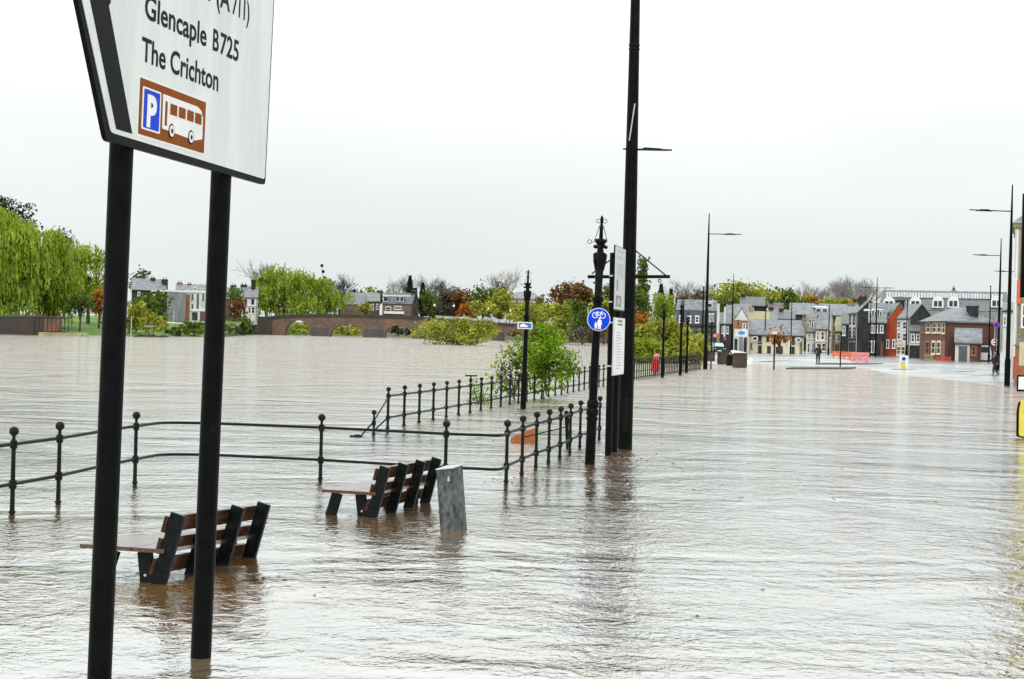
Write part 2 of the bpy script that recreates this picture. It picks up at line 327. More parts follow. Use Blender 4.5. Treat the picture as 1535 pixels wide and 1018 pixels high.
# ------------------------------------------------------------------ setting: water, beds, banks
def sheet(name, rows, mt, kind='structure', smooth=True):
    b = MB(); n = len(rows[0])
    for r in rows: b.v += [tuple(p) for p in r]
    for i in range(len(rows) - 1):
        for j in range(n - 1):
            b.f.append([i * n + j, i * n + j + 1, (i + 1) * n + j + 1, (i + 1) * n + j])
    o = b.build(name, mt, smooth=smooth, fix=False); o['kind'] = kind; return o
sheet('water', [[(-900, -30, 0), (900, -30, 0)], [(-900, 700, 0), (900, 700, 0)]], WATER)
sheet('ground', [[(-2500, -60, -0.5), (2500, -60, -0.5)], [(-2500, 3500, -0.5), (2500, 3500, -0.5)]], TARMAC)
# town side: wet road rising out of the flood
shore = [G(880, 470), G(925, 330), G(985, 210), G(1040, 150), at(1062, 546), at(1130, 547), at(1185, 552), at(1290, 551.5), at(1335, 561), at(1440, 571), at(1500, 583), at(1545, 594), at(1700, 640)]
inl = [Vector((0.4, 1, 0)).normalized()] * 5 + [Vector((0.25, 1, 0)).normalized()] * 5 + [Vector((0.8, 0.6, 0)).normalized()] * 3
rows = []
for dd, z in ((0, -0.03), (1.5, 0.015), (14, 0.09), (60, 0.2), (300, 1.0)):
    rows.append([(p.x + v.x * dd, p.y + v.y * dd, z) for p, v in zip(shore, inl)])
sheet('road', rows, WETROAD)
# left bank: grass rising from the river
sh2 = [G(-260, 244), G(-60, 244), G(64, 244), G(110, 250), G(150, 262), G(200, 263), G(262, 285), G(335, 300), G(362, 425)]
rows = []
for dd, z in ((0, -0.1), (3, 0.5), (28, 1.4), (75, 3.2), (250, 4.0)):
    rows.append([(p.x - 0.12 * dd, p.y + dd, z + (0.15 * math.sin(p.x * 0.7 + dd))) for p in sh2])
sheet('grass_bank', rows, GRASS)
# land beyond the bridge
sheet('far_land', [[(-700, 475, -0.2), (160, 475, -0.2)], [(-700, 486, 2.2), (160, 486, 2.2)], [(-900, 900, 5), (300, 900, 5)], [(-1500, 3000, 9), (1500, 3000, 9)]], BANK)
def hill(name, x0, x1, Y, ztop, d=160):
    xa, xb = G(x0, Y).x, G(x1, Y).x; n = 24; rows = []
    for dy, k in ((0, 0), (0.35, 0.75), (0.7, 1), (1.3, 1)):
        rows.append([(xa + (xb - xa) * i / n, Y + dy * d, 0.5 + ztop * k * math.sin(math.pi * (i + 0.4) / (n + 0.8)) ** 0.5) for i in range(n + 1)])
    sheet(name, rows, BANK)
hill('hills', 1030, 1420, 460, 12)
# low traffic islands in the road
def island(x0, x1, y, dep, h=0.11):
    a = at(x0, y); b_ = at(x1, y); b = MB()
    b.quadbox([(a.x, a.y, -0.1), (b_.x, b_.y, -0.1), (b_.x + 1.5, b_.y + dep, -0.1), (a.x + 1.5, a.y + dep, -0.1)], [(a.x, a.y, h), (b_.x, b_.y, h), (b_.x + 1.5, b_.y + dep, h + 0.02), (a.x + 1.5, a.y + dep, h + 0.02)])
    o = b.build('pavement_kerb', KERB); o['kind'] = 'structure'
island(1178, 1275, 553.5, 5, 0.10); island(1222, 1322, 548, 6, 0.16); island(1428, 1452, 560, 3, .12); island(1446, 1470, 566, 2, .09)

# ------------------------------------------------------------------ direction sign, front left
Pl, Pr = at(147, 1063), at(301, 985)
wd = (Pr - Pl); SPAN = wd.length; RZ = math.atan2(wd.y, wd.x)
sign = thing('direction_sign', 'large white direction sign on two black posts with a brown coach parking panel', 'road sign', Pl, RZ, rx=0.018)
for xx, lean in ((0.0, 0), (SPAN, 0)):
    MB().tube([(xx, 0, -0.7), (xx, 0, 4.6)], 0.068, 20).build('post', BLACK, sign)
for xx in (0, SPAN):
    for zz in (3.32, 4.3): MB().tube([(xx - 0.085, -0.02, zz), (xx + 0.085, -0.02, zz)], 0.016, 8).build('clamp', BLACKR, sign)
    MB().tube([(xx + 0.06, 0.03, 3.02), (xx + 0.085, 0.03, 3.02)], 0.012, 8).build('bolt', BLACKR, sign)
ZM = 3.93
half = [(-0.40, 3.185), (2.10, 3.185), (2.13, ZM + 0.74), (-0.40, ZM + 0.74), (-0.845, ZM)]
panel = MB().prism(rounded(half, 0.035), -0.10, -0.072).build('panel', SIGNB, sign)
face = [(-0.36, 3.235), (2.075, 3.222), (2.105, ZM + 0.70), (-0.36, ZM + 0.70), (-0.80, ZM)]
MB().prism(rounded(face, 0.03), -0.1035, -0.099).build('face', SIGNW, sign)
chev = [(-0.30, 3.262), (-0.095, 3.262), (-0.455, 3.905), (-0.43, ZM), (-0.455, 3.955), (-0.095, ZM + 0.66), (-0.30, ZM + 0.66), (-0.70, ZM)]
b = MB(); b.prism([chev[0], chev[1], chev[2], chev[3], chev[7]], -0.106, -0.102); b.prism([chev[7], chev[3], chev[4], chev[5], chev[6]], -0.106, -0.102)
b.build('arrow_bar', SIGNB, sign)
text_mesh('The Crichton', -0.015, 3.69, 1.165, 0.138, -0.105, SIGNB, sign)
text_mesh('Glencaple', 0.005, 3.935, 0.92, 0.138, -0.105, SIGNB, sign)
text_mesh('B', 1.03, 3.935, 0.10, 0.138, -0.105, SIGNB, sign)
text_mesh('725', 1.155, 3.935, 0.325, 0.138, -0.105, SIGNB, sign)
text_mesh('(A', 1.06, 4.225, 0.235, 0.138, -0.105, SIGNB, sign)
text_mesh('711)', 1.335, 4.225, 0.31, 0.138, -0.105, SIGNB, sign)
text_mesh('t', 0.90, 4.225, 0.06, 0.138, -0.105, SIGNB, sign)
# brown coach-parking panel
X0, Z0, W_, H_ = -0.022, 3.272, 0.975, 0.318
def bx(u0, u1, v0, v1, r=None):
    p = [(X0 + u0 * W_, Z0 + (1 - v1) * H_), (X0 + u1 * W_, Z0 + (1 - v1) * H_), (X0 + u1 * W_, Z0 + (1 - v0) * H_), (X0 + u0 * W_, Z0 + (1 - v0) * H_)]
    return rounded(p, r) if r else p
MB().prism(bx(-0.016, 1.016, -0.045, 1.045, 0.012), -0.1055, -0.1030).build('panel_edge', WHITE, sign)
tour = MB().prism(bx(0, 1, 0, 1, 0.006), -0.1075, -0.1050).build('coach_panel', BROWN, sign)
MB().prism(bx(0.035, 0.298, 0.135, 0.895, 0.012), -0.1095, -0.107).build('parking_edge', WHITE, tour)
MB().prism(bx(0.055, 0.278, 0.17, 0.86, 0.006), -0.1115, -0.109).build('parking_plate', BLUE, tour)
PX, PW = X0 + 0.095 * W_, 0.145 * W_
text_mesh('P', PX, Z0 + 0.2 * H_, PW * 0.95, 0.55 * H_, -0.1135, WHITE, tour, 'parking_letter', bold=0.05)
bus = [(0.325, 0.145), (0.86, 0.145), (0.925, 0.20), (0.955, 0.33), (0.958, 0.74), (0.83, 0.81), (0.33, 0.775)]
MB().prism(rounded([(X0 + u * W_, Z0 + (1 - v) * H_) for u, v in bus], 0.008), -0.1095, -0.107).build('coach_symbol', WHITE, tour)
b = MB()
b.prism(bx(0.362, 0.392, 0.26, 0.705), -0.1115, -0.109)
for u in (0.437, 0.567, 0.697, 0.825): b.prism(bx(u, u + 0.103, 0.27, 0.47, 0.004), -0.1115, -0.109)
b.build('coach_windows', BROWN, tour)
def disc(mb, u, v, r, y0, y1):
    c = (X0 + u * W_, Z0 + (1 - v) * H_)
    mb.prism([(c[0] + r * math.cos(t * math.pi / 10), c[1] + r * math.sin(t * math.pi / 10)) for t in range(20)], y0, y1)
for u in (0.468, 0.772):
    for r_, y0, y1, nm, mt_ in ((0.043, -0.1115, -0.109, 'wheel_arch', SIGNB), (0.034, -0.1135, -0.1110, 'wheel_disc', WHITE), (0.014, -0.1155, -0.113, 'wheel_hub', SIGNB)):
        wb = MB(); disc(wb, u, 0.77, r_, y0, y1); wb.build(nm, mt_, tour)

# ------------------------------------------------------------------ benches
def make_bench(label, loc, rz, rx=0.0, ry=0.0, fr=0.62):
    t = thing('bench', label, 'bench', loc, rz, 'benches standing in the flood water', rx=rx, ry=ry)
    L = 1.82                      # local x: along the back; y+: towards the sitter's front
    def board(p, q, wdt, th, x):  # board in the y-z plane at x
        p = Vector((x, p[0], p[1])); q = Vector((x, q[0], q[1])); d = (q - p).normalized(); n = Vector((0, -d.z, d.y)) * (wdt / 2); e = Vector((th / 2, 0, 0))
        return MB().quadbox([p - n - e, p + n - e, p + n + e, p - n + e], [q - n - e, q + n - e, q + n + e, q - n + e])
    for i, x in enumerate((0.02, 0.62, 1.22, 1.80)):
        board((0.07, -0.30), (-0.155, 0.60), 0.125, 0.042, x).build('back_support', BENCHM, t)
        if i in (0, 3):
            board((0.08, -0.30), (0.165, 0.262), 0.125, 0.045, x + 0.05 * (1 if i == 0 else -1)).build('leg', BENCHM, t)
            f = board((0.60, -0.30), (0.44, 0.262), 0.125, 0.045, x).build('leg', BENCHM, t)
            MB().tube([(x - 0.03, 0.115, 0.07), (x - 0.02, 0.115, 0.07)], 0.012, 8).build('bolt', STEELL, t) if i == 0 else None
    MB().box(-0.03, L + 0.03, -0.06, 0.235, 0.265, 0.30).box(-0.03, L + 0.03, 0.245, fr, 0.265, 0.30).build('seat', WETSEAT, t)
    for z0, z1 in ((0.075, 0.205), (0.255, 0.385), (0.435, 0.572)):
        y = lambda z: 0.07 - 0.25 * (z + 0.3) + 0.073
        MB().quadbox([(0, y(z0), z0), (L, y(z0), z0), (L, y(z0) + 0.035, z0 + 0.008), (0, y(z0) + 0.035, z0 + 0.008)],
                     [(0, y(z1), z1), (L, y(z1), z1), (L, y(z1) + 0.035, z1 + 0.008), (0, y(z1) + 0.035, z1 + 0.008)]).build('back_slat', WOOD, t)
    return t
pn = at(236, 876); 
make_bench('dark brown slatted bench half under water behind the right post of the big direction sign', pn, math.radians(90 - 15), ry=math.radians(2.6), fr=0.73)
pf = at(556, 776)
make_bench('brown slatted bench standing in the flood beside the grey metal pillar', pf, math.radians(90 - 17), ry=math.radians(0.6))

# ------------------------------------------------------------------ grey pillar leaning in the water
pb = at(680, 793)
pil = thing('utility_pillar', 'grey galvanised metal pillar leaning in the water beside the bench', 'pillar', pb, math.radians(-29), ry=math.radians(-8.0), rx=math.radians(-2.5))
a = 0.108
MB().quadbox([(-a, -a, -0.4), (a, -a, -0.4), (a, a, -0.4), (-a, a, -0.4)], [(-a, -a, 0.665), (a, -a, 0.665), (a, a, 0.70), (-a, a, 0.70)]).build('body', STEEL, pil)
MB().quadbox([(-a - .006, -a - .006, 0.667), (a + .006, -a - .006, 0.667), (a + .006, a + .006, 0.702), (-a - .006, a + .006, 0.702)], [(-a - .004, -a - .004, 0.677), (a + .004, -a - .004, 0.677), (a + .004, a + .004, 0.712), (-a - .004, a + .004, 0.712)]).build('lid', STEELL, pil)
MB().box(-a + .015, a - .015, -a - .006, -a + .002, -0.3, 0.64).build('door', STEEL, pil)
MB().prism([(a * .45 - .012, 0.53), (a * .45 + .018, 0.53), (a * .45 + .01, 0.585), (a * .45, 0.59)], -a - .014, -a - .005).build('lock', PALEY, pil)

# ------------------------------------------------------------------ near railing
RG = 'black railings with ball finials'
rail = thing('railing', 'black two-rail railing with ball-topped posts, curving round behind the benches', 'railing', (0, 0, 0))
left = [(18, 772), (87, 757), (160, 737), (202, 727)]
straight = [(480, 721), (667, 729.5)]
right = [(758.5, 725), (782, 713), (803, 702.5), (822, 695.5), (839, 688), (854, 680), (869, 672), (885, 667)]
def hts(px):
    t = min(max((px - 202) / 560, 0), 1); return 0.80 - 0.063 * t, 0.35 - 0.093 * t, 1.0 - 0.067 * t
def rpost(p, z1, z0, zt, r=0.026):
    bb = MB().lathe([(r * 1.15, -0.5), (r * 1.1, 0.02), (r * 1.55, 0.022), (r * 1.5, 0.045), (r * 1.08, 0.05), (r, z0 - 0.06), (r * 1.7, z0 - 0.045), (r * 1.75, z0), (r * 1.7, z0 + 0.04), (r, z0 + 0.05), (r * .95, z1 - 0.06), (r * 1.6, z1 - 0.045), (r * 1.6, z1 + 0.035), (r * .8, z1 + 0.05), (r * .7, zt - 0.085)], (p.x, p.y, 0), 12)
    po = bb.build('post', RAILM, rail); rb = 0.055
    MB().ball((p.x, p.y, zt - rb), rb, 14, 9).build('ball_finial', RAILM, po)
pts = []
for px, py in left + straight + right:
    p = at(px, py); z1, z0, zt = hts(px); rpost(p, z1, z0, zt); pts.append((px, p, z1, z0))
pe = at(898, 660); rpost(pe, 0.737, 0.257, 0.93)
path = []
px0, p0, a1, a0 = pts[0]; px1, p1, _, _ = pts[1]
path.append((p0 + (p0 - p1) * 1.5, a1, a0))
for q in pts[:4]: path.append((q[1], q[2], q[3]))
d = (pts[3][1] - pts[2][1]).normalized(); e0 = pts[3][1] + d * 0.75
s480 = pts[4][1]; e1 = Vector((e0.x + 0.95, s480.y + 0.06, 0))
cc = Vector((e0.x + d.x * 0.55, s480.y + 0.04, 0))
for k in range(7):
    t = k / 6; q = (1 - t) ** 2 * e0 + 2 * t * (1 - t) * cc + t * t * e1; path.append((q, 0.80 - 0.003 * k, 0.35 - 0.004 * k))
for q in pts[4:6]: path.append((q[1], q[2], q[3]))
p745 = at(738, 731.5); path.append((p745, 0.742, 0.262))
pr0 = pts[6][1]
for t in (0.25, 0.5, 0.75):
    c_ = Vector((pr0.x - 0.02, p745.y + 0.05, 0)); q = (1 - t) ** 2 * p745 + 2 * t * (1 - t) * c_ + t * t * pr0; path.append((q, 0.74, 0.26))
for q in pts[6:]: path.append((q[1], q[2], q[3]))
path.append((pe, 0.737, 0.257))
MB().tube([(q.x, q.y, z) for q, z, _ in path], 0.021, 10).build('rail', RAILM, rail)
MB().tube([(q.x, q.y, z) for q, _, z in path], 0.021, 10).build('rail', RAILM, rail)
# leaning broken board and post behind it
q = at(784, 664); bo = MB().quadbox([(-0.25, 0, -0.1), (0.25, 0.25, -0.1), (0.27, 0.29, -0.1), (-0.23, 0.04, -0.1)], [(-0.25, 0, 0.10), (0.25, 0.25, 0.30), (0.27, 0.29, 0.30), (-0.23, 0.04, 0.10)]).build('wooden_board', ORANGEW)
bo.location = q; tag(bo, 'orange-brown board sticking up out of the water behind the railing', 'board')
q = at(849, 672); bo = thing('bent_post', 'bent black iron post leaning behind the railing', 'post', q)
MB().bar((0.05, 0, -0.3), (-0.02, 0.1, 0.72), 0.07, 0.02).build('upright', BLACKR, bo); MB().bar((0.09, 0, 0.3), (0.0, 0.1, 0.68), 0.03, 0.02).build('brace', BLACKR, bo)
MB().bar((-0.85, 0.1, 0.18), (0.05, 0.1, 0.42), 0.02, 0.02).build('brace', BLACKR, bo)

# ------------------------------------------------------------------ far railing along the promenade
r2 = thing('railing', 'long straight black railing with ball-topped posts along the river edge beyond the shrub', 'railing', (0, 0, 0))
A, B = at(581, 643), at(950, 569.5); n = int((B - A).length / 1.345)
for i in range(n + 1):
    p = A.lerp(B, i / n); r = 0.031
    sg = 10 if i < 14 else 7
    po = MB().lathe([(r * 1.5, -0.4), (r * 1.5, 0.03), (r, 0.05), (r, 0.2), (r * 1.6, 0.21), (r * 1.6, 0.29), (r, 0.30), (r, 0.68), (r * 1.6, 0.69), (r * 1.6, 0.77), (r * .75, 0.79), (r * .7, 0.84)], (p.x, p.y, 0), sg).build('post', RAILM, r2)
    fb = MB().ball((p.x, p.y, 0.88), 0.055, sg, 7)
    if i == 6: fb.box(p.x - 0.16, p.x + 0.16, p.y - 0.02, p.y + 0.02, 0.985, 1.02).box(p.x - 0.02, p.x + 0.02, p.y - 0.02, p.y + 0.02, 0.92, 0.985)
    fb.build('ball_finial', RAILM, po)
for z in (0.73, 0.25): MB().tube([(A.x, A.y, z), (B.x, B.y, z)], 0.024, 8).build('rail', RAILM, r2)
q = at(560, 652); po = MB().lathe([(0.04, -0.4), (0.04, 0.03), (0.027, 0.05), (0.027, 0.2), (0.045, 0.21), (0.045, 0.29), (0.024, 0.31), (0.02, 0.42)], (q.x, q.y, 0), 10).build('post', RAILM, r2)
MB().ball((q.x, q.y, 0.47), 0.055, 10, 7).build('ball_finial', RAILM, po)
MB().tube([(A.x, A.y, 0.70), (q.x - 0.02, q.y, 0.26), (q.x - 0.3, q.y - 0.6, -0.1)], 0.018, 8).tube([(A.x, A.y, 0.25), (A.x - 0.4, A.y - 0.6, -0.15)], 0.018, 8).build('sloping_rail', RAILM, r2)
q = at(536, 655); fl = MB().ball((0, 0, 0.0), 0.11, 10, 6, 0.5).box(-0.16, 0.05, -0.03, 0.03, 0, 0.03).build('driftwood', BLACKR); fl.location = q; tag(fl, 'small dark piece of driftwood by the sloping end of the far railing', 'driftwood')
# closer-set bar railing further along
r3 = thing('railing', 'plain black bar railing with three rails, next to the red lifebuoy holder', 'railing', (0, 0, 0))
C2 = at(1050, 553.5); A2 = B + (C2 - B) * 0.005; n = 40
for i in range(n + 1):
    p = A2.lerp(C2, i / n); MB().box(p.x - 0.026, p.x + 0.026, p.y - 0.026, p.y + 0.026, -0.4, 1.03).build('bar', RAILM, r3)
dd = (C2 - A2).normalized()
for z, h in ((1.05, 0.07), (0.78, 0.04), (0.42, 0.04), (0.10, 0.05)):
    MB().bar((A2.x, A2.y, z), (C2.x, C2.y, z), 0.045, h).build('rail', RAILM, r3)

# ------------------------------------------------------------------ tall lighting column with bracket
pt = at(936.5, 673)
col = thing('lamp_column', 'very tall black tapering lighting column, rising out of the picture beside the notice boards', 'lamp post', pt, ry=math.radians(-0.15))
MB().lathe([(0.145, -0.5), (0.145, 0.9), (0.135, 2.2), (0.132, 2.9), (0.118, 5.0), (0.105, 6.8), (0.078, 9.5), (0.06, 12)], (0, 0, 0), 16).build('shaft', BLACK, col)
MB().box(-0.05, 0.05, -0.15, -0.135, 0.35, 1.0).build('access_door', BLACKR, col)
fl = MB()
for k in range(8):
    t = 2 * math.pi * k / 8; rr = lambda z: 0.135 - 0.0065 * z + (0 if z > 2 else 0.012)
    fl.tube([(rr(1.0) * math.cos(t), rr(1.0) * math.sin(t), 1.0), (0.118 * math.cos(t), 0.118 * math.sin(t), 5.0), (0.078 * math.cos(t), .078 * math.sin(t), 9.5)], 0.007, 5)
fl.build('flutes', BLACKR, col)
fl = MB()
for zz in (7.75, 7.83, 2.92): fl.lathe([(0.1 if zz > 5 else 0.14, zz), (0.108 if zz > 5 else .148, zz + .005), (0.108 if zz > 5 else .148, zz + .035), (.1, zz + .04)], (0, 0, 0), 14)
fl.build('collar', BLACKR, col)
arm = MB().tube([(-0.17, 0, 5.83), (0.78, 0, 5.83)], 0.016, 8).build('lamp_arm', BLACK, col)
MB().quadbox([(0.12, -.09, 5.815), (0.70, -.06, 5.815), (0.70, .06, 5.815), (0.12, .09, 5.815)], [(0.25, -.05, 5.865), (0.55, -.03, 5.855), (0.55, .03, 5.855), (0.25, .05, 5.865)]).build('luminaire', BLACK, arm)
MB().tube([(-0.06, -0.115, 5.98), (-0.045, -0.13, 6.1), (0.03, -0.115, 6.7)], 0.012, 6).build('strap', STEELL, col)
br = MB().tube([(-0.80, 0, 3.33), (0.80, 0, 3.37)], 0.034, 10)
br.build('bracket_arm', BLACK, col)
for sgn in (-1, 1):
    MB().tube([(sgn * 0.12, 0, 3.86), (sgn * 0.72, 0, 3.39)], 0.013, 6).build('stay', BLACKR, col)
    MB().ring(0.03, 0.009, (sgn * 0.60, 0, 3.285), seg=12).build('basket_ring', BLACKR, col)

# ------------------------------------------------------------------ double-post notice boards
n1, n2 = at(911.5, 682), at(920.5, 677.5)
wn = n2 - n1; rzn = math.atan2(wn.y, wn.x)
nb = thing('notice_sign', 'two tall white notice boards on black posts in front of the tall column', 'notice board', n1, rzn)
Ln = wn.length
MB().tube([(0, 0, -0.4), (0, 0, 3.72)], 0.062, 14).build('post', BLACK, nb)
MB().tube([(Ln, 0, -0.4), (Ln, 0, 3.4)], 0.06, 14).build('post', BLACK, nb)
cb = MB()
for z in (3.28, 2.80, 2.42, 1.62): cb.lathe([(0.064, z), (0.068, z + 0.002), (0.068, z + 0.03), (0.064, z + 0.032)], (0, 0, 0), 14)
cb.build('steel_band', STEELL, nb)
def nplane(px, py):                       # board plane: vertical plane through posts, a little in front
    d = Vector(ray(px, py)); wv = wn.normalized(); nn = Vector((wv.y, -wv.x, 0)); O = n1 + nn * 0.09
    t = (O - Vector(CAM)).dot(nn) / d.dot(nn); q = Vector(CAM) + d * t - n1; return q.dot(wv), q.z
u0, zt0 = nplane(922, 367); u1, zt1 = nplane(938, 372); _, zb0 = nplane(922, 466); _, zb1 = nplane(936, 471)
u2, _ = nplane(919.5, 520); u3, _ = nplane(935.5, 520); _, zc0 = nplane(924, 476); _, zd0 = nplane(921, 563)
grey = mat('board_grey', (0.55, 0.57, 0.57), (0.48, 0.5, 0.5), rough=0.4); PRINT = mat('board_print', (0.10, 0.11, 0.11), (0.25, 0.26, 0.26), rough=0.5, scale=14); LPR = mat('board_print_light', (0.33, 0.35, 0.35), (0.42, 0.44, 0.44), rough=0.5, scale=9)
MB().box(u0, u1, -0.095, -0.07, zb0, zt0).build('board_frame', SIGNB, nb)
fa = MB().box(u0 + .012, u1 - .05, -0.098, -0.094, zb0 + .03, zt0 - .012).build('board', grey, nb)
H = zt0 - zb0; Wd = u1 - u0; pb_ = MB(); pl_ = MB()
for v0, v1, a_, b_ in ((0.05, 0.12, .2, .8), (0.15, 0.22, .15, .85), (0.27, 0.46, .2, .8)): 
    for k in range(max(1, int((v1 - v0) / .025))): pl_.box(u0 + a_ * Wd, u0 + (b_ - .07 * (k % 3)) * Wd, -0.1, -0.097, zt0 - (v0 + .025 * k + .012) * H, zt0 - (v0 + .025 * k) * H)
pb_.box(u0 + .2 * Wd, u0 + .32 * Wd, -0.1, -0.097, zt0 - .69 * H, zt0 - .52 * H); pb_.box(u0 + .15 * Wd, u0 + .65 * Wd, -0.1, -0.097, zt0 - .93 * H, zt0 - .76 * H)
pl_.box(u0 + .3 * Wd, u0 + .5 * Wd, -0.1025, -0.0995, zt0 - .9 * H, zt0 - .8 * H)
pb_.build('print', PRINT, fa); pl_.build('print', LPR, fa)
MB().box(u2, u3, -0.093, -0.07, zd0, zc0).build('board_frame', LPR, nb)
fa = MB().box(u2 + .01, u3 - .01, -0.097, -0.092, zd0 + .012, zc0 - .012).build('board', WHITE, nb)
H = zc0 - zd0; Wd = u3 - u2; pb_ = MB(); pl_ = MB()
for v in (.04, .10): pb_.box(u2 + .3 * Wd, u2 + .75 * Wd, -0.0995, -0.0965, zc0 - (v + .035) * H, zc0 - v * H)
for k in range(14):
    v = .25 + k * .048; pl_.box(u2 + .2 * Wd, u2 + (.55 + .25 * ((k * 7) % 5) / 5) * Wd, -0.0995, -0.0965, zc0 - (v + .014) * H, zc0 - v * H)
pb_.build('print', PRINT, fa); pl_.build('print', LPR, fa)

# ------------------------------------------------------------------ old ornate lamp standards (lanterns gone)
def make_standard(label, loc, lean=0.0, sc=1.0, rz=0.0):
    t = thing('lamp_standard', label, 'lamp post', loc, rz, 'old cast iron lamp standards along the promenade', ry=lean); t.scale = (sc,) * 3
    MB().lathe([(0.088, -0.5), (0.085, 0.74)], (0, 0, 0), 16).build('base', BLACK, t)
    MB().lathe([(0.085, .74), (0.1, .76), (0.1, .80), (0.082, .82), (0.104, .85), (0.104, .93), (0.085, .955), (0.098, .98), (0.098, 1.06), (0.08, 1.1)], (0, 0, 0), 16).build('ring_moulding', BLACK, t)
    MB().lathe([(0.072, 1.1), (0.066, 2.60), (0.1, 2.62), (0.1, 2.68), (0.078, 2.70), (0.078, 2.76), (0.1, 2.78), (0.1, 2.84), (0.068, 2.86)], (0, 0, 0), 16).build('shaft', BLACK, t)
    cap = MB().lathe([(0.062, 2.86), (0.064, 3.1), (0.07, 3.3), (0.078, 3.45), (0.072, 3.56), (0.058, 3.62), (0.05, 3.7), (0.08, 3.76), (0.112, 3.80), (0.105, 3.83), (0.04, 3.84)], (0, 0, 0), 12).build('capital', BLACKR, t)
    lv = MB()
    for k in range(6):
        th = k * math.pi / 3 + .3; c, s = math.cos(th), math.sin(th)
        lv.tube([(0.07 * c, 0.07 * s, 3.3), (0.095 * c, .095 * s, 3.45), (0.108 * c, .108 * s, 3.57), (0.08 * c, .08 * s, 3.6)], [0.012, .022, .019, .01], 6)
        lv.ball((0.1 * c, .1 * s, 3.70), 0.032, 6, 5)
    lv.build('acanthus_leaf', BLACKR, cap)
    MB().lathe([(0.035, 3.83), (0.03, 4.0), (0.036, 4.02), (0.024, 4.05), (0.022, 4.16), (0.03, 4.19), (0.004, 4.24)], (0, 0, 0), 10).build('spike', BLACK, t)
    sc_ = MB()
    for sg in (-1, 1):
        sc_.tube([(sg * 0.03, 0, 4.07), (sg * .1, 0, 3.83)], 0.006, 5)
        sc_.ring(0.034, 0.006, (sg * 0.055, 0, 4.14), seg=10, sseg=5)
    sc_.ring(0.034, 0.006, (-0.19, 0, 3.78), seg=10, sseg=5); sc_.tube([(-.1, 0, 3.78), (-.16, 0, 3.78)], .006, 5)
    sc_.build('scroll', RAILM, t)
    return t
st1 = make_standard('tall ornate black lamp standard carrying the round blue cycle sign', at(884, 696), math.radians(1.35))
st2 = dup(st1, 'ornate black lamp standard with a small blue plate, in front of the green shrub', at(784, 613), ry=math.radians(.7), scale=.955)
dup(st1, 'ornate lamp standard on the bar railing just right of the red lifebuoy holder', at(993, 566), ry=0, scale=.94)
dup(st1, 'middle one of three distant lamp standards on the bar railing', G(1019.5, 93), ry=0, scale=1.06)
dup(st1, 'lamp standard farthest along the bar railing before the tall street lamp', at(1029, 559), ry=0, scale=.9)
# blue round cycle / pedestrian sign
y_s = st1.location.y - 0.16
cs = atY(897.5, 479, y_s); rs = 0.198
bs = thing('cycle_sign', 'round blue sign with a white bicycle above a walking adult and child', 'road sign', cs, ry=math.radians(1.4))
def dsk(r, y0, y1, n=36): return MB().prism([(r * math.cos(2 * math.pi * k / n), r * math.sin(2 * math.pi * k / n)) for k in range(n)], y0, y1)
dsk(rs, 0, 0.02).build('plate', LPR, bs); dsk(rs * .975, -0.004, 0.001).build('white_edge', WHITE, bs); dsk(rs * .93, -0.008, -0.003).build('blue_face', BLUE, bs)
MB().box(-.03, .03, .02, .09, -.03, .03).build('clamp', BLACKR, bs)
bk = MB(); y = -0.01; rw = .044
for sx_ in (-1, 1): bk.ring(rw, .0075, (sx_ * .066, y, .068), seg=18, sseg=5)
T = lambda *p: bk.tube([(a_, y, b_) for a_, b_ in p], .0065, 5)
T((-.066, .068), (-.03, .118), (.04, .118), (.066, .068)); T((-.03, .118), (0.0, .07), (.04, .118)); T((-.066, .068), (0, .07)); T((-.045, .128), (-.015, .128)); T((.04, .118), (.036, .138), (.06, .142)); T((-.03, .118), (-.034, .128))
bk.build('bicycle_symbol', WHITE, bs)
pp = MB()
def fig(cx, z0, h):
    k = h
    pp.prism([(cx + k * .1 * math.cos(t * .5236), z0 + k * (.9 + .1 * math.sin(t * .5236))) for t in range(12)], y - .003, y + .003)
    pp.prism([(cx - .2 * k, z0 + .36 * k), (cx - .12 * k, z0 + .36 * k), (cx - .12 * k, z0), (cx - .02 * k, z0), (cx, z0 + .3 * k), (cx + .04 * k, z0), (cx + .14 * k, z0), (cx + .13 * k, z0 + .36 * k), (cx + .21 * k, z0 + .38 * k), (cx + .16 * k, z0 + .78 * k), (cx - .15 * k, z0 + .78 * k)], y - .003, y + .003)
fig(.015, -.165, .2); fig(-.045, -.165, .125)
pp.build('walker_symbol', WHITE, bs)
# small blue plate on the second standard
cs = atY(787, 488, st2.location.y - .12)
sp = thing('plate_sign', 'small white-edged blue plate with a pale boat shape on the ornate lamp standard', 'sign', cs, ry=math.radians(1.2))
MB().box(-.215, .215, 0, .02, -.1, .1).build('plate', WHITE, sp)
MB().box(-.185, .185, -.004, .001, -.075, .075).build('face', mat('plate_blue', (.02, .16, .45), (.015, .10, .35), scale=8), sp)
MB().prism([(-.15, -.045), (.07, -.045), (.09, -.01), (.03, .005), (-.02, .045), (-.1, .04), (-.14, 0)], -.007, -.003).build('boat_shape', WHITE, sp)
MB().box(-.03, .03, .02, .08, -.03, .03).build('clamp', BLACKR, sp)

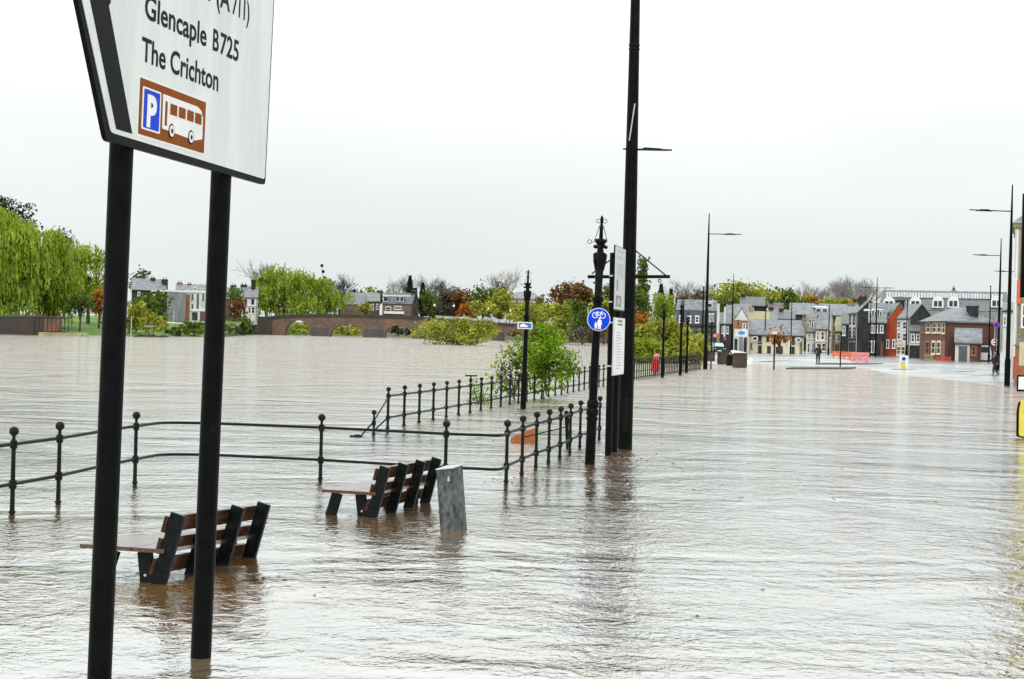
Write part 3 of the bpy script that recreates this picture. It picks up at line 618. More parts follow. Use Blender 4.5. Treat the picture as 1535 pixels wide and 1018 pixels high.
# ------------------------------------------------------------------ modern street lamps
LG = 'tall black street lamps'
def make_lamp(label, loc, side=1, double=False, rz=0.0, group=LG):
    t = thing('street_lamp', label, 'street lamp', loc, rz, group)
    MB().lathe([(0.16, -.4), (0.16, 1.4), (0.12, 1.55), (0.105, 4), (0.085, 7.5), (0.06, 9.5), (0.04, 10.6), (0.035, 10.95)], (0, 0, 0), 12).build('column', BLACK, t)
    for sg in ((1, -1) if double else (side,)):
        am = MB().tube([(0, 0, 9.5), (sg * 2.3, 0, 9.53)], 0.03, 8).build('arm', BLACK, t)
        MB().quadbox([(sg * 1.05, -.18, 9.47), (sg * 1.95, -.13, 9.48), (sg * 1.95, .13, 9.48), (sg * 1.05, .18, 9.47)], [(sg * 1.3, -.1, 9.58), (sg * 1.7, -.07, 9.575), (sg * 1.7, .07, 9.575), (sg * 1.3, .1, 9.58)]).build('lamp_head', BLACK, am)
    return t
la = make_lamp('tall black street lamp nearest the right edge, its arm reaching left over the water', at(1509.5, 579), -1)
lb = make_lamp('tall black street lamp at the far end of the promenade railing, arm to the right', at(1057, 553.5), 1)
dup(la, 'black street lamp second from the right edge, shorter behind the nearest one', G(1495.5, 132, .1))
dup(la, 'distant street lamp behind the stone house at the right edge, only its arm showing', G(1521, 160, .1))
ld = make_lamp('twin-armed street lamp standing behind the brick planters', G(1096.5, 219, .15), 1, True)
dup(ld, 'twin-armed street lamp in front of the red gable house', G(1312, 219, .15))
dup(ld, 'far twin-armed street lamp behind the young street tree', G(1170.5, 345, .15))
TG = 'slim dark poles in the town street'
def make_pole(label, px, ytop, Y, z=.15, ring=False):
    b_ = G(px, Y, z); h = zat(px, ytop, Y) - z
    t = thing('slim_pole', label, 'pole', b_, 0, TG)
    MB().lathe([(0.14, -.3), (.14, 1.0), (.10, 1.1), (.075, h * .6), (.05, h)], (0, 0, 0), 8).build('shaft', BLACK, t)
    MB().ball((0, 0, h + .04), .09, 8, 5).build('cap', BLACK, t)
    return t
for px, yt, Y, lab in ((1146, 449, 235, 'slim dark pole in front of the cream pub, left of the young tree'), (1185, 452, 230, 'slim dark pole in front of the right end of the cream pub'), (1052, 431, 150, 'slim dark pole just left of the promenade street lamp'),
                       (1241.5, 458, 222, 'slim dark pole directly right of the standing person'), (1303.5, 447, 215, 'slim dark pole in front of the dark gable wall'), (1358, 450, 205, 'slim dark pole in front of the white three-storey house'),
                       (1463, 460, 190, 'slim dark pole in front of the lean-to on the brown brick house'), (1482, 430, 178, 'tall slim pole left of the walking person'), (1023, 446, 160, 'slim dark pole behind the round willow bush')):
    make_pole(lab, px, yt, Y)

# ------------------------------------------------------------------ lifebuoy holder
q = at(982, 563); t = thing('lifebuoy_holder', 'red lifebuoy housing with a pale top on the bar railing', 'lifebuoy', (q.x, q.y, 0))
MB().box(-.05, .05, .0, .06, -.3, .5).build('bracket', BLACKR, t)
MB().prism(rounded([(-.21, .22), (.15, .16), (.21, .7), (.15, .92), (-.13, .92), (-.23, .62)], .08), -.14, 0).build('housing', RED, t)
MB().prism(rounded([(-.15, .85), (.26, .80), (.22, 1.16), (.08, 1.27), (-.09, 1.22)], .08), -.11, .02).build('buoy_top', PINK, t)
MB().prism([(.17, .2), (.23, .2), (.26, .82), (.2, .84)], -.1, -.03).build('pale_strap', PINK, t)

# ------------------------------------------------------------------ people
def skin_mesh(vs, es, rs, name, mt, parent, sub=2):
    me = bpy.data.meshes.new('s'); me.from_pydata([tuple(v) for v in vs], es, []); o = bpy.data.objects.new('s', me); COL.objects.link(o)
    md = o.modifiers.new('k', 'SKIN'); sv = me.skin_vertices[0].data
    for i, r in enumerate(rs):
        sv[i].radius = (r, r) if not isinstance(r, tuple) else r
    sv[0].use_root = True
    o.modifiers.new('s', 'SUBSURF').levels = sub
    dg = bpy.context.evaluated_depsgraph_get(); dg.update()
    m2 = bpy.data.meshes.new_from_object(o.evaluated_get(dg)); bpy.data.objects.remove(o)
    m2.materials.clear(); m2.materials.append(mt); m2.name = name; m2.shade_smooth()
    r_ = bpy.data.objects.new(name, m2); COL.objects.link(r_); r_.parent = parent; return r_
def person(label, loc, rz, stride, armsw, hood=False):
    t = thing('person', label, 'person', loc, rz)                  # faces local -y
    k = stride
    hip, chest, neck = (0, 0, .95), (0, -.01, 1.32), (0, -.02, 1.50)
    Lk, Rk = (.1, -.16 * k - .02, .51), (-.1, .06 * k - .02, .50); La, Ra = (.1, -.2 * k + .02, .09), (-.1, .34 * k + .02, .12)
    Lt, Rt = (.11, -.2 * k - .14, .04), (-.11, .34 * k - .12, .04)
    Ls, Rs = (.19, 0, 1.40), (-.19, 0, 1.40); Le, Re = (.25, .12 * armsw, 1.13), (-.25, -.1 * armsw, 1.13); Lw, Rw = (.24, -.02 + .06 * armsw, .90), (-.24, -.14 - .12 * armsw, .93)
    vs = [hip, chest, neck, (0, -.03, 1.60), (0, -.035, 1.72), (.09, 0, .9), Lk, La, Lt, (-.09, 0, .9), Rk, Ra, Rt, Ls, Le, Lw, Rs, Re, Rw]
    es = [(0, 1), (1, 2), (2, 3), (3, 4), (0, 5), (5, 6), (6, 7), (7, 8), (0, 9), (9, 10), (10, 11), (11, 12), (1, 13), (13, 14), (14, 15), (1, 16), (16, 17), (17, 18)]
    rs = [.12, .13, .05, .09, .075, .085, .058, .04, .035, .085, .058, .04, .035, .065, .042, .03, .065, .042, .03]
    body = skin_mesh(vs, es, rs, 'body', SKIN, t)
    # fingers at each wrist
    hd = MB()
    for wv in (Lw, Rw):
        for f in range(4): hd.tube([(wv[0], wv[1] - .03 + .02 * f, wv[2] - .02), (wv[0] * .98, wv[1] - .04 + .02 * f, wv[2] - .09), (wv[0] * .93, wv[1] - .045 + .02 * f, wv[2] - .14 - .01 * (f in (1, 2)))], .009, 5)
        hd.tube([(wv[0], wv[1] - .03, wv[2] - .02), (wv[0] * .93, wv[1] - .08, wv[2] - .08)], .01, 5)
    hd.build('hand', SKIN, t)
    fc = MB().ball((.03, -.115, 1.645), .009, 6, 5).ball((-.03, -.115, 1.645), .009, 6, 5).tube([(-.022, -.118, 1.565), (.022, -.118, 1.565)], .006, 5); fc.build('face_features', HAIR, t)
    MB().ball((0, -.13, 1.61), .014, 6, 5).ball((.088, -.03, 1.62), .02, 6, 5).ball((-.088, -.03, 1.62), .02, 6, 5).build('nose_and_ears', SKIN, t)
    skin_mesh([hip, (0, 0, 1.14), chest, (0, -.01, 1.44), Ls, Le, (Lw[0], Lw[1], Lw[2] + .04), Rs, Re, (Rw[0], Rw[1], Rw[2] + .04), (0, .01, .74)], [(0, 1), (1, 2), (2, 3), (2, 4), (4, 5), (5, 6), (2, 7), (7, 8), (8, 9), (0, 10)],
              [(.17, .15), (.16, .14), (.18, .15), .08, .085, .06, .048, .085, .06, .048, (.19, .16)], 'coat', COAT, t)
    skin_mesh([hip, (.095, 0, .88), Lk, (La[0], La[1], La[2] + .03), (-.095, 0, .88), Rk, (Ra[0], Ra[1], Ra[2] + .03)], [(0, 1), (1, 2), (2, 3), (0, 4), (4, 5), (5, 6)], [.14, .10, .075, .062, .10, .075, .062], 'trousers', COAT, t)
    b_ = MB()
    for A_, T_ in ((La, Lt), (Ra, Rt)): b_.tube([(A_[0], A_[1] + .05, A_[2] - .03), (A_[0], A_[1], A_[2] - .03), (T_[0], T_[1], T_[2] - .01)], [.045, .05, .035], 8)
    b_.build('shoes', RUBBER, t)
    if hood: MB().ball((0, -.005, 1.66), .125, 12, 9, 1.15).build('hood', COAT, t)
    else: MB().ball((0, .005, 1.69), .105, 12, 9, .95).build('hair', HAIR, t)
    return t
person('person in a long dark hooded coat standing on the wet road, back to the camera', at(1226, 547, .16), math.radians(165), .18, .2, hood=True)
person('person in dark clothes striding left along the pavement near the right edge', at(1491, 563, .08), math.radians(-75), 1.0, 1.0)

# ------------------------------------------------------------------ keep-left bollard, barriers, planters, bins
q = at(1354, 555, .05); t = thing('traffic_bollard', 'white illuminated traffic bollard with a yellow face on a dark base in the road', 'bollard', q)
MB().box(-.9, .9, -.5, .5, -.1, .07).build('base', KERB, t)
MB().quadbox([(-.36, -.16, .07), (.36, -.16, .07), (.36, .16, .07), (-.36, .16, .07)], [(-.33, -.14, 1.17), (.33, -.14, 1.17), (.33, .14, 1.17), (-.33, .14, 1.17)]).build('shell', WHITE, t)
MB().quadbox([(-.25, -.172, .14), (.12, -.172, .14), (.12, -.16, .14), (-.25, -.16, .14)], [(-.24, -.158, .68), (.1, -.158, .68), (.1, -.146, .68), (-.24, -.146, .68)]).build('yellow_face', YELLOW, t)
b = MB(); b.prism([(-.02 + .15 * math.cos(k * .5236), .9 + .15 * math.sin(k * .5236)) for k in range(12)], -.172, -.14); b.build('blue_disc', BLUE, t)
def barrier(label, loc, rz, mt, w_=1.6, h_=.85):
    t = thing('road_barrier', label, 'barrier', loc, rz, 'plastic road barriers in the town street')
    MB().box(-w_ / 2, w_ / 2, -.06, .06, h_ * .72, h_).box(-w_ / 2, w_ / 2, -.06, .06, h_ * .33, h_ * .55).build('plank', mt, t)
    for sg in (-1, 1):
        MB().box(sg * w_ * .36 - .06, sg * w_ * .36 + .06, -.05, .05, .06, h_ * .98).build('post', mt, t); MB().box(sg * w_ * .36 - .1, sg * w_ * .36 + .1, -.3, .3, 0, .07).build('foot', mt, t)
    return t
b0 = barrier('orange plastic road barrier, leftmost of the row crossing the wet road', G(1256.5, 190, .17), .1, ORANGE)
for px, Y, rz, lab in ((1266, 187, .0, 'orange road barrier, second from the left in the row'), (1274, 183, -.15, 'orange road barrier in the middle of the row'), (1282, 178, -.5, 'orange road barrier bending towards the camera before the pale one')):
    dup(b0, lab, G(px, Y, .17), rz)
barrier('pale red barrier lying low at the near end of the orange row', G(1288, 168, .16), -.9, PINK, 2.2, .95)
barrier('faded red barrier beside the lamp foot, rightmost of the row', G(1293, 158, .15), .1, PINK, 1.3, 1.0)
barrier('bright red plastic barrier against the brown brick house', G(1414, 178, .15), 0, RED, 1.7, .62)
t = barrier('dull yellow barrier left of the bright red one', G(1392, 180, .15), 0, mat('dull_yellow', (.28, .27, .05), (.2, .2, .06)), 1.0, .8)
PLM = brick_mat('planter_brick', (.085, .05, .028), (.045, .03, .02), (.02, .018, .015), 2.2)
def planter(label, px, pyb, pyt, wpx):
    q = at(px, pyb); s_ = F / q.y; r = wpx / s_ / 2; h = q.z + (pyb - pyt) / s_
    t = thing('planter', label, 'planter', (q.x, q.y + r, 0), 0, 'round brick planters in the flood')
    MB().lathe([(r * .96, -.4), (r * .96, .0), (r, h * .3), (r * .98, h * .85), (r * 1.04, h * .87), (r * 1.04, h), (r * .85, h), (r * .84, h - .1)], (0, 0, 0), 18).build('drum', PLM, t)
    MB().lathe([(r * .85, h - .12), (.01, h - .05)], (0, 0, 0), 14).build('soil', BANK, t)
    return t
planter('brick planter left of the black bin at the street lamp foot', 1085, 546, 527, 18)
planter('brick planter with a pale sack on top, right of the black bin', 1110.5, 551, 529, 22)
q = at(1112, 551); sk = MB().quadbox([(-.75, .2, 1.08), (.5, .1, 1.08), (.6, 1.0, 1.08), (-.4, 1.1, 1.08)], [(-.85, .3, 1.3), (.1, .3, 1.2), (.3, .8, 1.2), (-.5, .9, 1.33)]).build('sack', PALEW); sk.location = (q.x, q.y, -.02)
tag(sk, 'pale sack lying on top of the right brick planter', 'sack')
q = at(1123, 548); sk = MB().ball((0, 0, .2), .3, 10, 7, 1.1).ball((.12, 0, .5), .2, 8, 6).build('sack', WHITE); sk.location = (q.x, q.y, -.05); tag(sk, 'white bag slumped against the right side of the brick planter', 'bag')
q = at(1094, 548); t = thing('litter_bin', 'black litter bin between the two brick planters', 'bin', q)
MB().box(-.26, .26, -.26, .26, -.3, .72).build('body', BLACKR, t); MB().quadbox([(-.28, -.28, .72), (.28, -.28, .72), (.28, .28, .72), (-.28, .28, .72)], [(-.2, -.2, .9), (.2, -.2, .9), (.2, .2, .9), (-.2, .2, .9)]).build('lid', BLACK, t)
q = at(1065.5, 553); t = thing('pole_bin', 'small brown bin fixed to a thin pole beside the promenade street lamp', 'bin', q)
MB().tube([(0, 0, -.3), (0, 0, 3.4)], .05, 8).build('pole', BLACK, t); MB().box(-.3, .25, -.2, -.05, .55, 1.2).build('bin_body', PLM, t); MB().box(-.33, .28, -.22, -.03, 1.2, 1.26).build('bin_lid', BLACKR, t)
# sign pole with a white cap in the water, and further short poles
q = at(1160, 554); t = thing('sign_pole', 'thin pole with a pale lit cap standing in the water before the cream pub', 'pole', q)
MB().tube([(0, 0, -.3), (0, 0, 2.6)], .06, 8).build('pole', BLACK, t); MB().quadbox([(-.16, -.1, 2.6), (.16, -.1, 2.6), (.16, .1, 2.6), (-.16, .1, 2.6)], [(-.2, -.14, 2.8), (.2, -.14, 2.8), (.2, .14, 2.8), (-.2, .14, 2.8)]).build('cap', CREAM, t)
q = at(1259.5, 550, .02); t = thing('sign_pole', 'thin dark pole in front of the orange barriers, nearer the water', 'pole', q)
MB().tube([(0, 0, -.3), (0, 0, 2.9)], .055, 8).build('pole', BLACK, t); MB().ball((0, 0, 2.92), .07, 8, 5).build('cap', BLACK, t)
def roadsign(label, px, py, Y, r, face, ring_mt=None, square=False, pole=True, z0=.15):
    b_ = G(px, Y, z0); zc = zat(px, py, Y) - z0
    t = thing('road_sign', label, 'road sign', b_, 0)
    if pole: MB().tube([(0, .06, -.3), (0, .06, zc + r)], .045, 8).build('post', BLACK, t)
    N = 20
    if square: MB().box(-r * 1.3, r * 1.3, -.02, .02, zc - r, zc + r).build('plate', ring_mt or WHITE, t); MB().box(-r * 1.1, r * 1.1, -.03, -.018, zc - r * .8, zc + r * .8).build('face', face, t)
    else:
        ci = lambda q_: [(q_ * math.cos(2 * math.pi * k / N), zc + q_ * math.sin(2 * math.pi * k / N)) for k in range(N)]
        MB().prism(ci(r), -.02, .02).build('plate', ring_mt or WHITE, t); MB().prism(ci(r * .72), -.03, -.018).build('face', face, t)
    return t
q = roadsign('red-ringed round blue sign on a post near the walking person', 1492, 487, 128, .25, BLUE, RED, z0=.1)
q = roadsign('red no-entry sign with a white bar behind the walking person', 1490, 513, 150, .32, RED, z0=.1); 
zz = zat(1490, 513, 150) - .1; MB().box(-.2, .2, -.04, -.028, zz - .06, zz + .06).build('white_bar', WHITE, q)
roadsign('red round sign left of the twin-armed lamp by the parked car', 1071, 503, 205, .28, PINK, RED)
roadsign('red triangular-looking sign at the street mouth above the parked car', 1086, 508, 200, .26, RED, DARKW)
roadsign('white square sign board beside the tall column, behind the bar railing', 951, 501, 190, .52, GREYW, WHITE, square=True)
# red and white market-like stall under the lean-to: long shop front awning
q = G(1471, 182, .15); t = thing('parked_van', 'white van parked under the end of the brown brick house', 'van', q)
MB().prism(rounded([(-1.15, .35), (1.15, .35), (1.15, 1.1), (.95, 2.0), (-.95, 2.0), (-1.15, 1.1)], .12), 0, 3.6).build('body', WHITE, t)
MB().prism([(-.95, 1.2), (.95, 1.2), (.82, 1.85), (-.82, 1.85)], -.02, .02).build('windscreen', GLASS, t)
for sg in (-1, 1):
    MB().tube([(sg * 1.0, .7, .33), (sg * 1.16, .7, .33)], .33, 14).build('wheel', RUBBER, t); MB().box(sg * .85 - .14, sg * .85 + .14, -.03, .01, .75, .95).build('headlight', STEELL, t)
# parked car
q = G(1078.5, 212, .15); t = thing('parked_car', 'black car facing the camera at the mouth of the side street', 'car', q)
MB().prism(rounded([(-.88, .22), (.88, .22), (.9, .7), (.84, .92), (-.84, .92), (-.9, .7)], .08), 0, 4.0).build('body', CARP, t)
MB().quadbox([(-.8, .9, .9), (.8, .9, .9), (.8, 3.8, .9), (-.8, 3.8, .9)], [(-.6, 1.6, 1.46), (.6, 1.6, 1.46), (.6, 3.2, 1.46), (-.6, 3.2, 1.46)]).build('cabin', CARP, t)
MB().quadbox([(-.72, .93, .95), (.72, .93, .95), (.57, 1.5, 1.4), (-.57, 1.5, 1.4)], [(-.72, .9, .96), (.72, .9, .96), (.57, 1.47, 1.42), (-.57, 1.47, 1.42)]).build('windscreen', GLASSL, t)
for sg in (-1, 1):
    MB().box(sg * .66 - .16, sg * .66 + .16, -.03, .02, .58, .74).build('headlight', STEELL, t); MB().tube([(sg * .72, .75, .31), (sg * .9, .75, .31)], .31, 14).build('wheel', RUBBER, t)
MB().box(-.26, .26, -.03, .01, .34, .46).build('number_plate', WHITE, t)

# ------------------------------------------------------------------ right edge: stone house, garden wall, signs
Yh = 92
t = thing('stone_house', 'yellowish stone house cut off by the right edge, with a pale corner and red pipe', 'house', G(1516, Yh, 0), math.radians(-17.6))
ze = zat(1516, 336, Yh); 
MB().box(.22, 9, 0, 9, -.3, ze - .2).build('wall', STONEY, t)
MB().box(-.02, .22, -.04, 9, -.3, ze - .25).build('corner_stone', PALEW, t)
MB().box(-.12, 9.2, -.14, 9.2, ze - .2, ze + .05).build('eaves', STONEY, t)
MB().quadbox([(-.2, -.2, ze + .05), (9.3, -.2, ze + .05), (9.3, 9.2, ze + .05), (-.2, 9.2, ze + .05)], [(4.2, 4, ze + 4), (4.8, 4, ze + 4), (4.8, 5, ze + 4), (4.2, 5, ze + 4)]).build('roof', SLATE, t)
MB().tube([(.30, -.10, zat(1518, 455, Yh)), (.30, -.10, zat(1518, 420, Yh))], .11, 8).build('red_banner', ORANGE, t)
MB().tube([(.12, -.10, 0.1), (.12, -.10, ze - .4)], .05, 8).build('downpipe', WHITE, t)
MB().tube([(.17, -.18, .3), (.17, -.18, 1.6)], .1, 8).build('red_pipe_guard', RED, t)
for ya, yb in ((345, 405), (455, 492)):
    z1, z0 = zat(1525, ya, Yh), zat(1525, yb, Yh)
    fr = MB(); 
    for a_ in (.42, 1.5): fr.box(a_, a_ + .12, -.06, .02, z0, z1)
    fr.box(.54, 1.5, -.06, .02, z0, z0 + .12).box(.54, 1.5, -.06, .02, z1 - .12, z1).box(.54, 1.5, -.05, .02, (z0 + z1) / 2 - .05, (z0 + z1) / 2 + .05)
    wf = fr.build('window', WHITE, t); MB().box(.54, 1.5, -.02, .01, z0 + .12, z1 - .12).build('pane', GLASS, wf)
Yg = 88
q = G(1517, Yg, 0); zt = zat(1517, 516, Yg)
t = thing('garden_wall', 'low red brick wall with a slate coping at the right edge of the picture', 'wall', q, math.radians(-17))
MB().box(.12, 8, 0, .5, -.3, zt - .1).build('brickwork', BRICKO, t); MB().quadbox([(0, -.1, zt - .1), (8, -.1, zt - .1), (8, .6, zt - .1), (0, .6, zt - .1)], [(.5, .2, zt + .35), (8, .2, zt + .35), (8, .3, zt + .35), (.5, .3, zt + .35)]).build('coping', SLATED, t)
Ys = 60
q = G(1537, Ys, 0); z0, z1 = zat(1537, 548, Ys), zat(1537, 513, Ys); x0 = atY(1528, 530, Ys).x - q.x
t = thing('yellow_sign', 'pale yellow square board on a post at the right edge, above the water', 'sign', q)
MB().box(x0, .9, -.02, .02, z0, z1).build('board', PALEY, t); MB().tube([(.3, .06, -.4), (.3, .06, z1)], .05, 8).build('post', BLACK, t)
z0, z1 = zat(1537, 584, Ys), zat(1537, 565, Ys); MB().box(x0 + .0, .9, -.02, .02, z0, z1).build('lower_plate', WHITE, t); MB().box(x0 - .05, .92, .021, .05, z0 - .08, z1 + .06).build('lower_frame', SIGNB, t)
q = at(1533, 657); t = thing('yellow_sign', 'bright yellow rounded board with a black edge standing in the water at the right edge', 'sign', q)
s_ = F / q.y
po = [(-9 / s_, .03), (1.1, -.15), (1.1, 56 / s_), (-7 / s_, 55 / s_), (-9.5 / s_, 40 / s_)]
MB().prism(rounded(po, .05), 0, .05).build('edge', SIGNB, t); MB().prism(rounded([(x + .045, z + .03) for x, z in po], .05), -.02, .001).build('board', YELLOW, t)
MB().tube([(.4, .1, -.4), (.4, .1, 56 / s_)], .04, 8).build('post', BLACK, t)
Yk = 30; q = G(1536, Yk, 0); x0 = atY(1531, 400, Yk).x - q.x
t = thing('tall_sign_board', 'tall black sign board seen edge-on at the top of the right edge', 'sign', q)
MB().box(x0, .8, 0, .05, zat(1533, 446, Yk), zat(1533, 290, Yk)).build('board', BLACK, t); MB().tube([(.45, .1, -.4), (.45, .1, zat(1533, 292, Yk))], .05, 10).build('post', BLACK, t)

# ------------------------------------------------------------------ bridge
YB = 430
bridge = thing('stone_bridge', 'old red sandstone arched bridge with a dark parapet across the river', 'bridge', (0, YB, 0))
def BXw(px): return (px - CX) / F * YB
prof = [(330, 477), (352, 477.5), (400, 474), (445, 471), (500, 471), (560, 472), (620, 474), (680, 478), (740, 483), (800, 487), (880, 492), (930, 496)]
def ztop(px):
    for (a_, ya), (b_, yb) in zip(prof, prof[1:]):
        if a_ <= px <= b_: return zat(px, ya + (yb - ya) * (px - a_) / (b_ - a_), YB)
arches = [(426, 465, 480), (494, 544, 486), (576, 618, 487.5), (640, 686, 490), (700, 738, 494), (757, 786, 497), (810, 832, 501)]
def zlow(px):
    for a_, b_, yc in arches:
        if a_ < px < b_:
            c_ = (a_ + b_) / 2; u = (px - c_) / ((b_ - a_) / 2); zc = zat(c_, yc, YB); return max(-.5, zc * math.sqrt(max(0, 1 - u * u)))
    return -.6
b = MB(); xs = sorted(set([330 + i * 2 for i in range(301)] + [q for a_ in arches for q in a_[:2]])); D = 5.0
fr = []
for px in xs:
    o = len(b.v); x = BXw(px); zl, zh = zlow(px), ztop(px) - .85
    b.v += [(x, 0, zl), (x, 0, zh), (x, D, zh), (x, D, zl)]; fr.append(o)
for o1, o2 in zip(fr, fr[1:]):
    for k in range(4): b.f.append([o1 + k, o2 + k, o2 + (k + 1) % 4, o1 + (k + 1) % 4])
b.build('span', BRIDGEM, bridge, smooth=False)
for y0 in (-.12, D - .28):
    b = MB()
    o = 0
    for i, px in enumerate(xs):
        x = BXw(px); zh = ztop(px); b.v += [(x, y0, zh - .87), (x, y0, zh), (x, y0 + .4, zh), (x, y0 + .4, zh - .87)]
    for i in range(len(xs) - 1):
        for k in range(4): b.f.append([i * 4 + k, i * 4 + 4 + k, i * 4 + 4 + (k + 1) % 4, i * 4 + (k + 1) % 4])
    b.build('parapet', STONED, bridge, smooth=False)
for a_, b_, yc in arches:                       # voussoir rings
    c_ = (a_ + b_) / 2; zc = zat(c_, yc, YB); hw = (BXw(b_) - BXw(a_)) / 2; mb = MB(); N = 18
    for k in range(N):
        t0, t1 = math.pi * k / N, math.pi * (k + .9) / N
        P = lambda t_, e: (BXw(c_) + (hw + e) * math.cos(t_), (zc + e) * math.sin(t_))
        p = [P(t0, .02), P(t1, .02), P(t1, .5), P(t0, .5)]; mb.prism(p, -.06, .1)
    mb.build('arch_ring', brick_mat('arch_stone', (.2, .12, .07), (.15, .09, .055), (.1, .08, .06), 1.0, samt=.4) if a_ == 426 else bpy.data.materials['arch_stone'], bridge)
for (a_, b_, _), (c_, d_, _) in zip(arches, arches[1:]):
    x0, x1 = BXw(b_) + .25, BXw(c_) - .25; xm = (x0 + x1) / 2; zz = 2.3
    MB().quadbox([(x0, -.05, -.6), (xm, -2.2, -.6), (x1, -.05, -.6)], [(x0, -.05, zz), (xm, -2.0, zz), (x1, -.05, zz)]).quadbox([(x0, -.05, zz), (xm, -2.0, zz), (x1, -.05, zz)], [(xm - .3, -.05, zz + 1.0), (xm, -.3, zz + 1.0), (xm + .3, -.05, zz + 1.0)]).build('cutwater', STONE, bridge)
Q = YB + 8; x0, x1 = G(652, Q).x, G(790, Q).x
wf_ = thing('bridge_railing', 'pale grey panel railing on the roadway behind the bridge parapet', 'railing', ((x0 + x1) / 2, Q, 4.2))
hw = (x1 - x0) / 2; zA, zB = zat(652, 473, Q) - 4.2, zat(790, 481, Q) - 4.2
MB().quadbox([(-hw, 0, zA - 1.6), (hw, 0, zB - 1.6), (hw, .12, zB - 1.6), (-hw, .12, zA - 1.6)], [(-hw, 0, zA), (hw, 0, zB), (hw, .12, zB), (-hw, .12, zA)]).build('panel', PALEW, wf_)
for k in range(14):
    x = -hw + 2 * hw * k / 13; z = zA + (zB - zA) * k / 13; MB().box(x - .12, x + .12, -.08, -.002, z - 1.6, z + .1).build('post', GREYW, wf_)
for k, (px, py) in enumerate(((650, 462), (679, 463), (731, 467), (764, 470))):
    q = G(px, YB + 6, 4.0); h = zat(px, py, YB + 6) - 4
    t = thing('globe_lamp', ('small globe lamp on the bridge, leftmost of four', 'small globe lamp on the bridge, second from the left', 'small globe lamp on the bridge in front of the yellow-green trees', 'small globe lamp on the bridge nearest the ornate lamp standard')[k], 'lamp', q, 0, 'globe lamps on the bridge')
    MB().tube([(0, 0, -.5), (0, 0, h), ], .09, 8).build('stem', BLACK, t); MB().tube([(0, 0, h), (.25, 0, h + .4), (.5, 0, h + .1)], .06, 6).build('bracket', BLACK, t); MB().ball((.1, 0, h + .75), .28, 10, 7, 1.4).build('globe', WHITE, t)

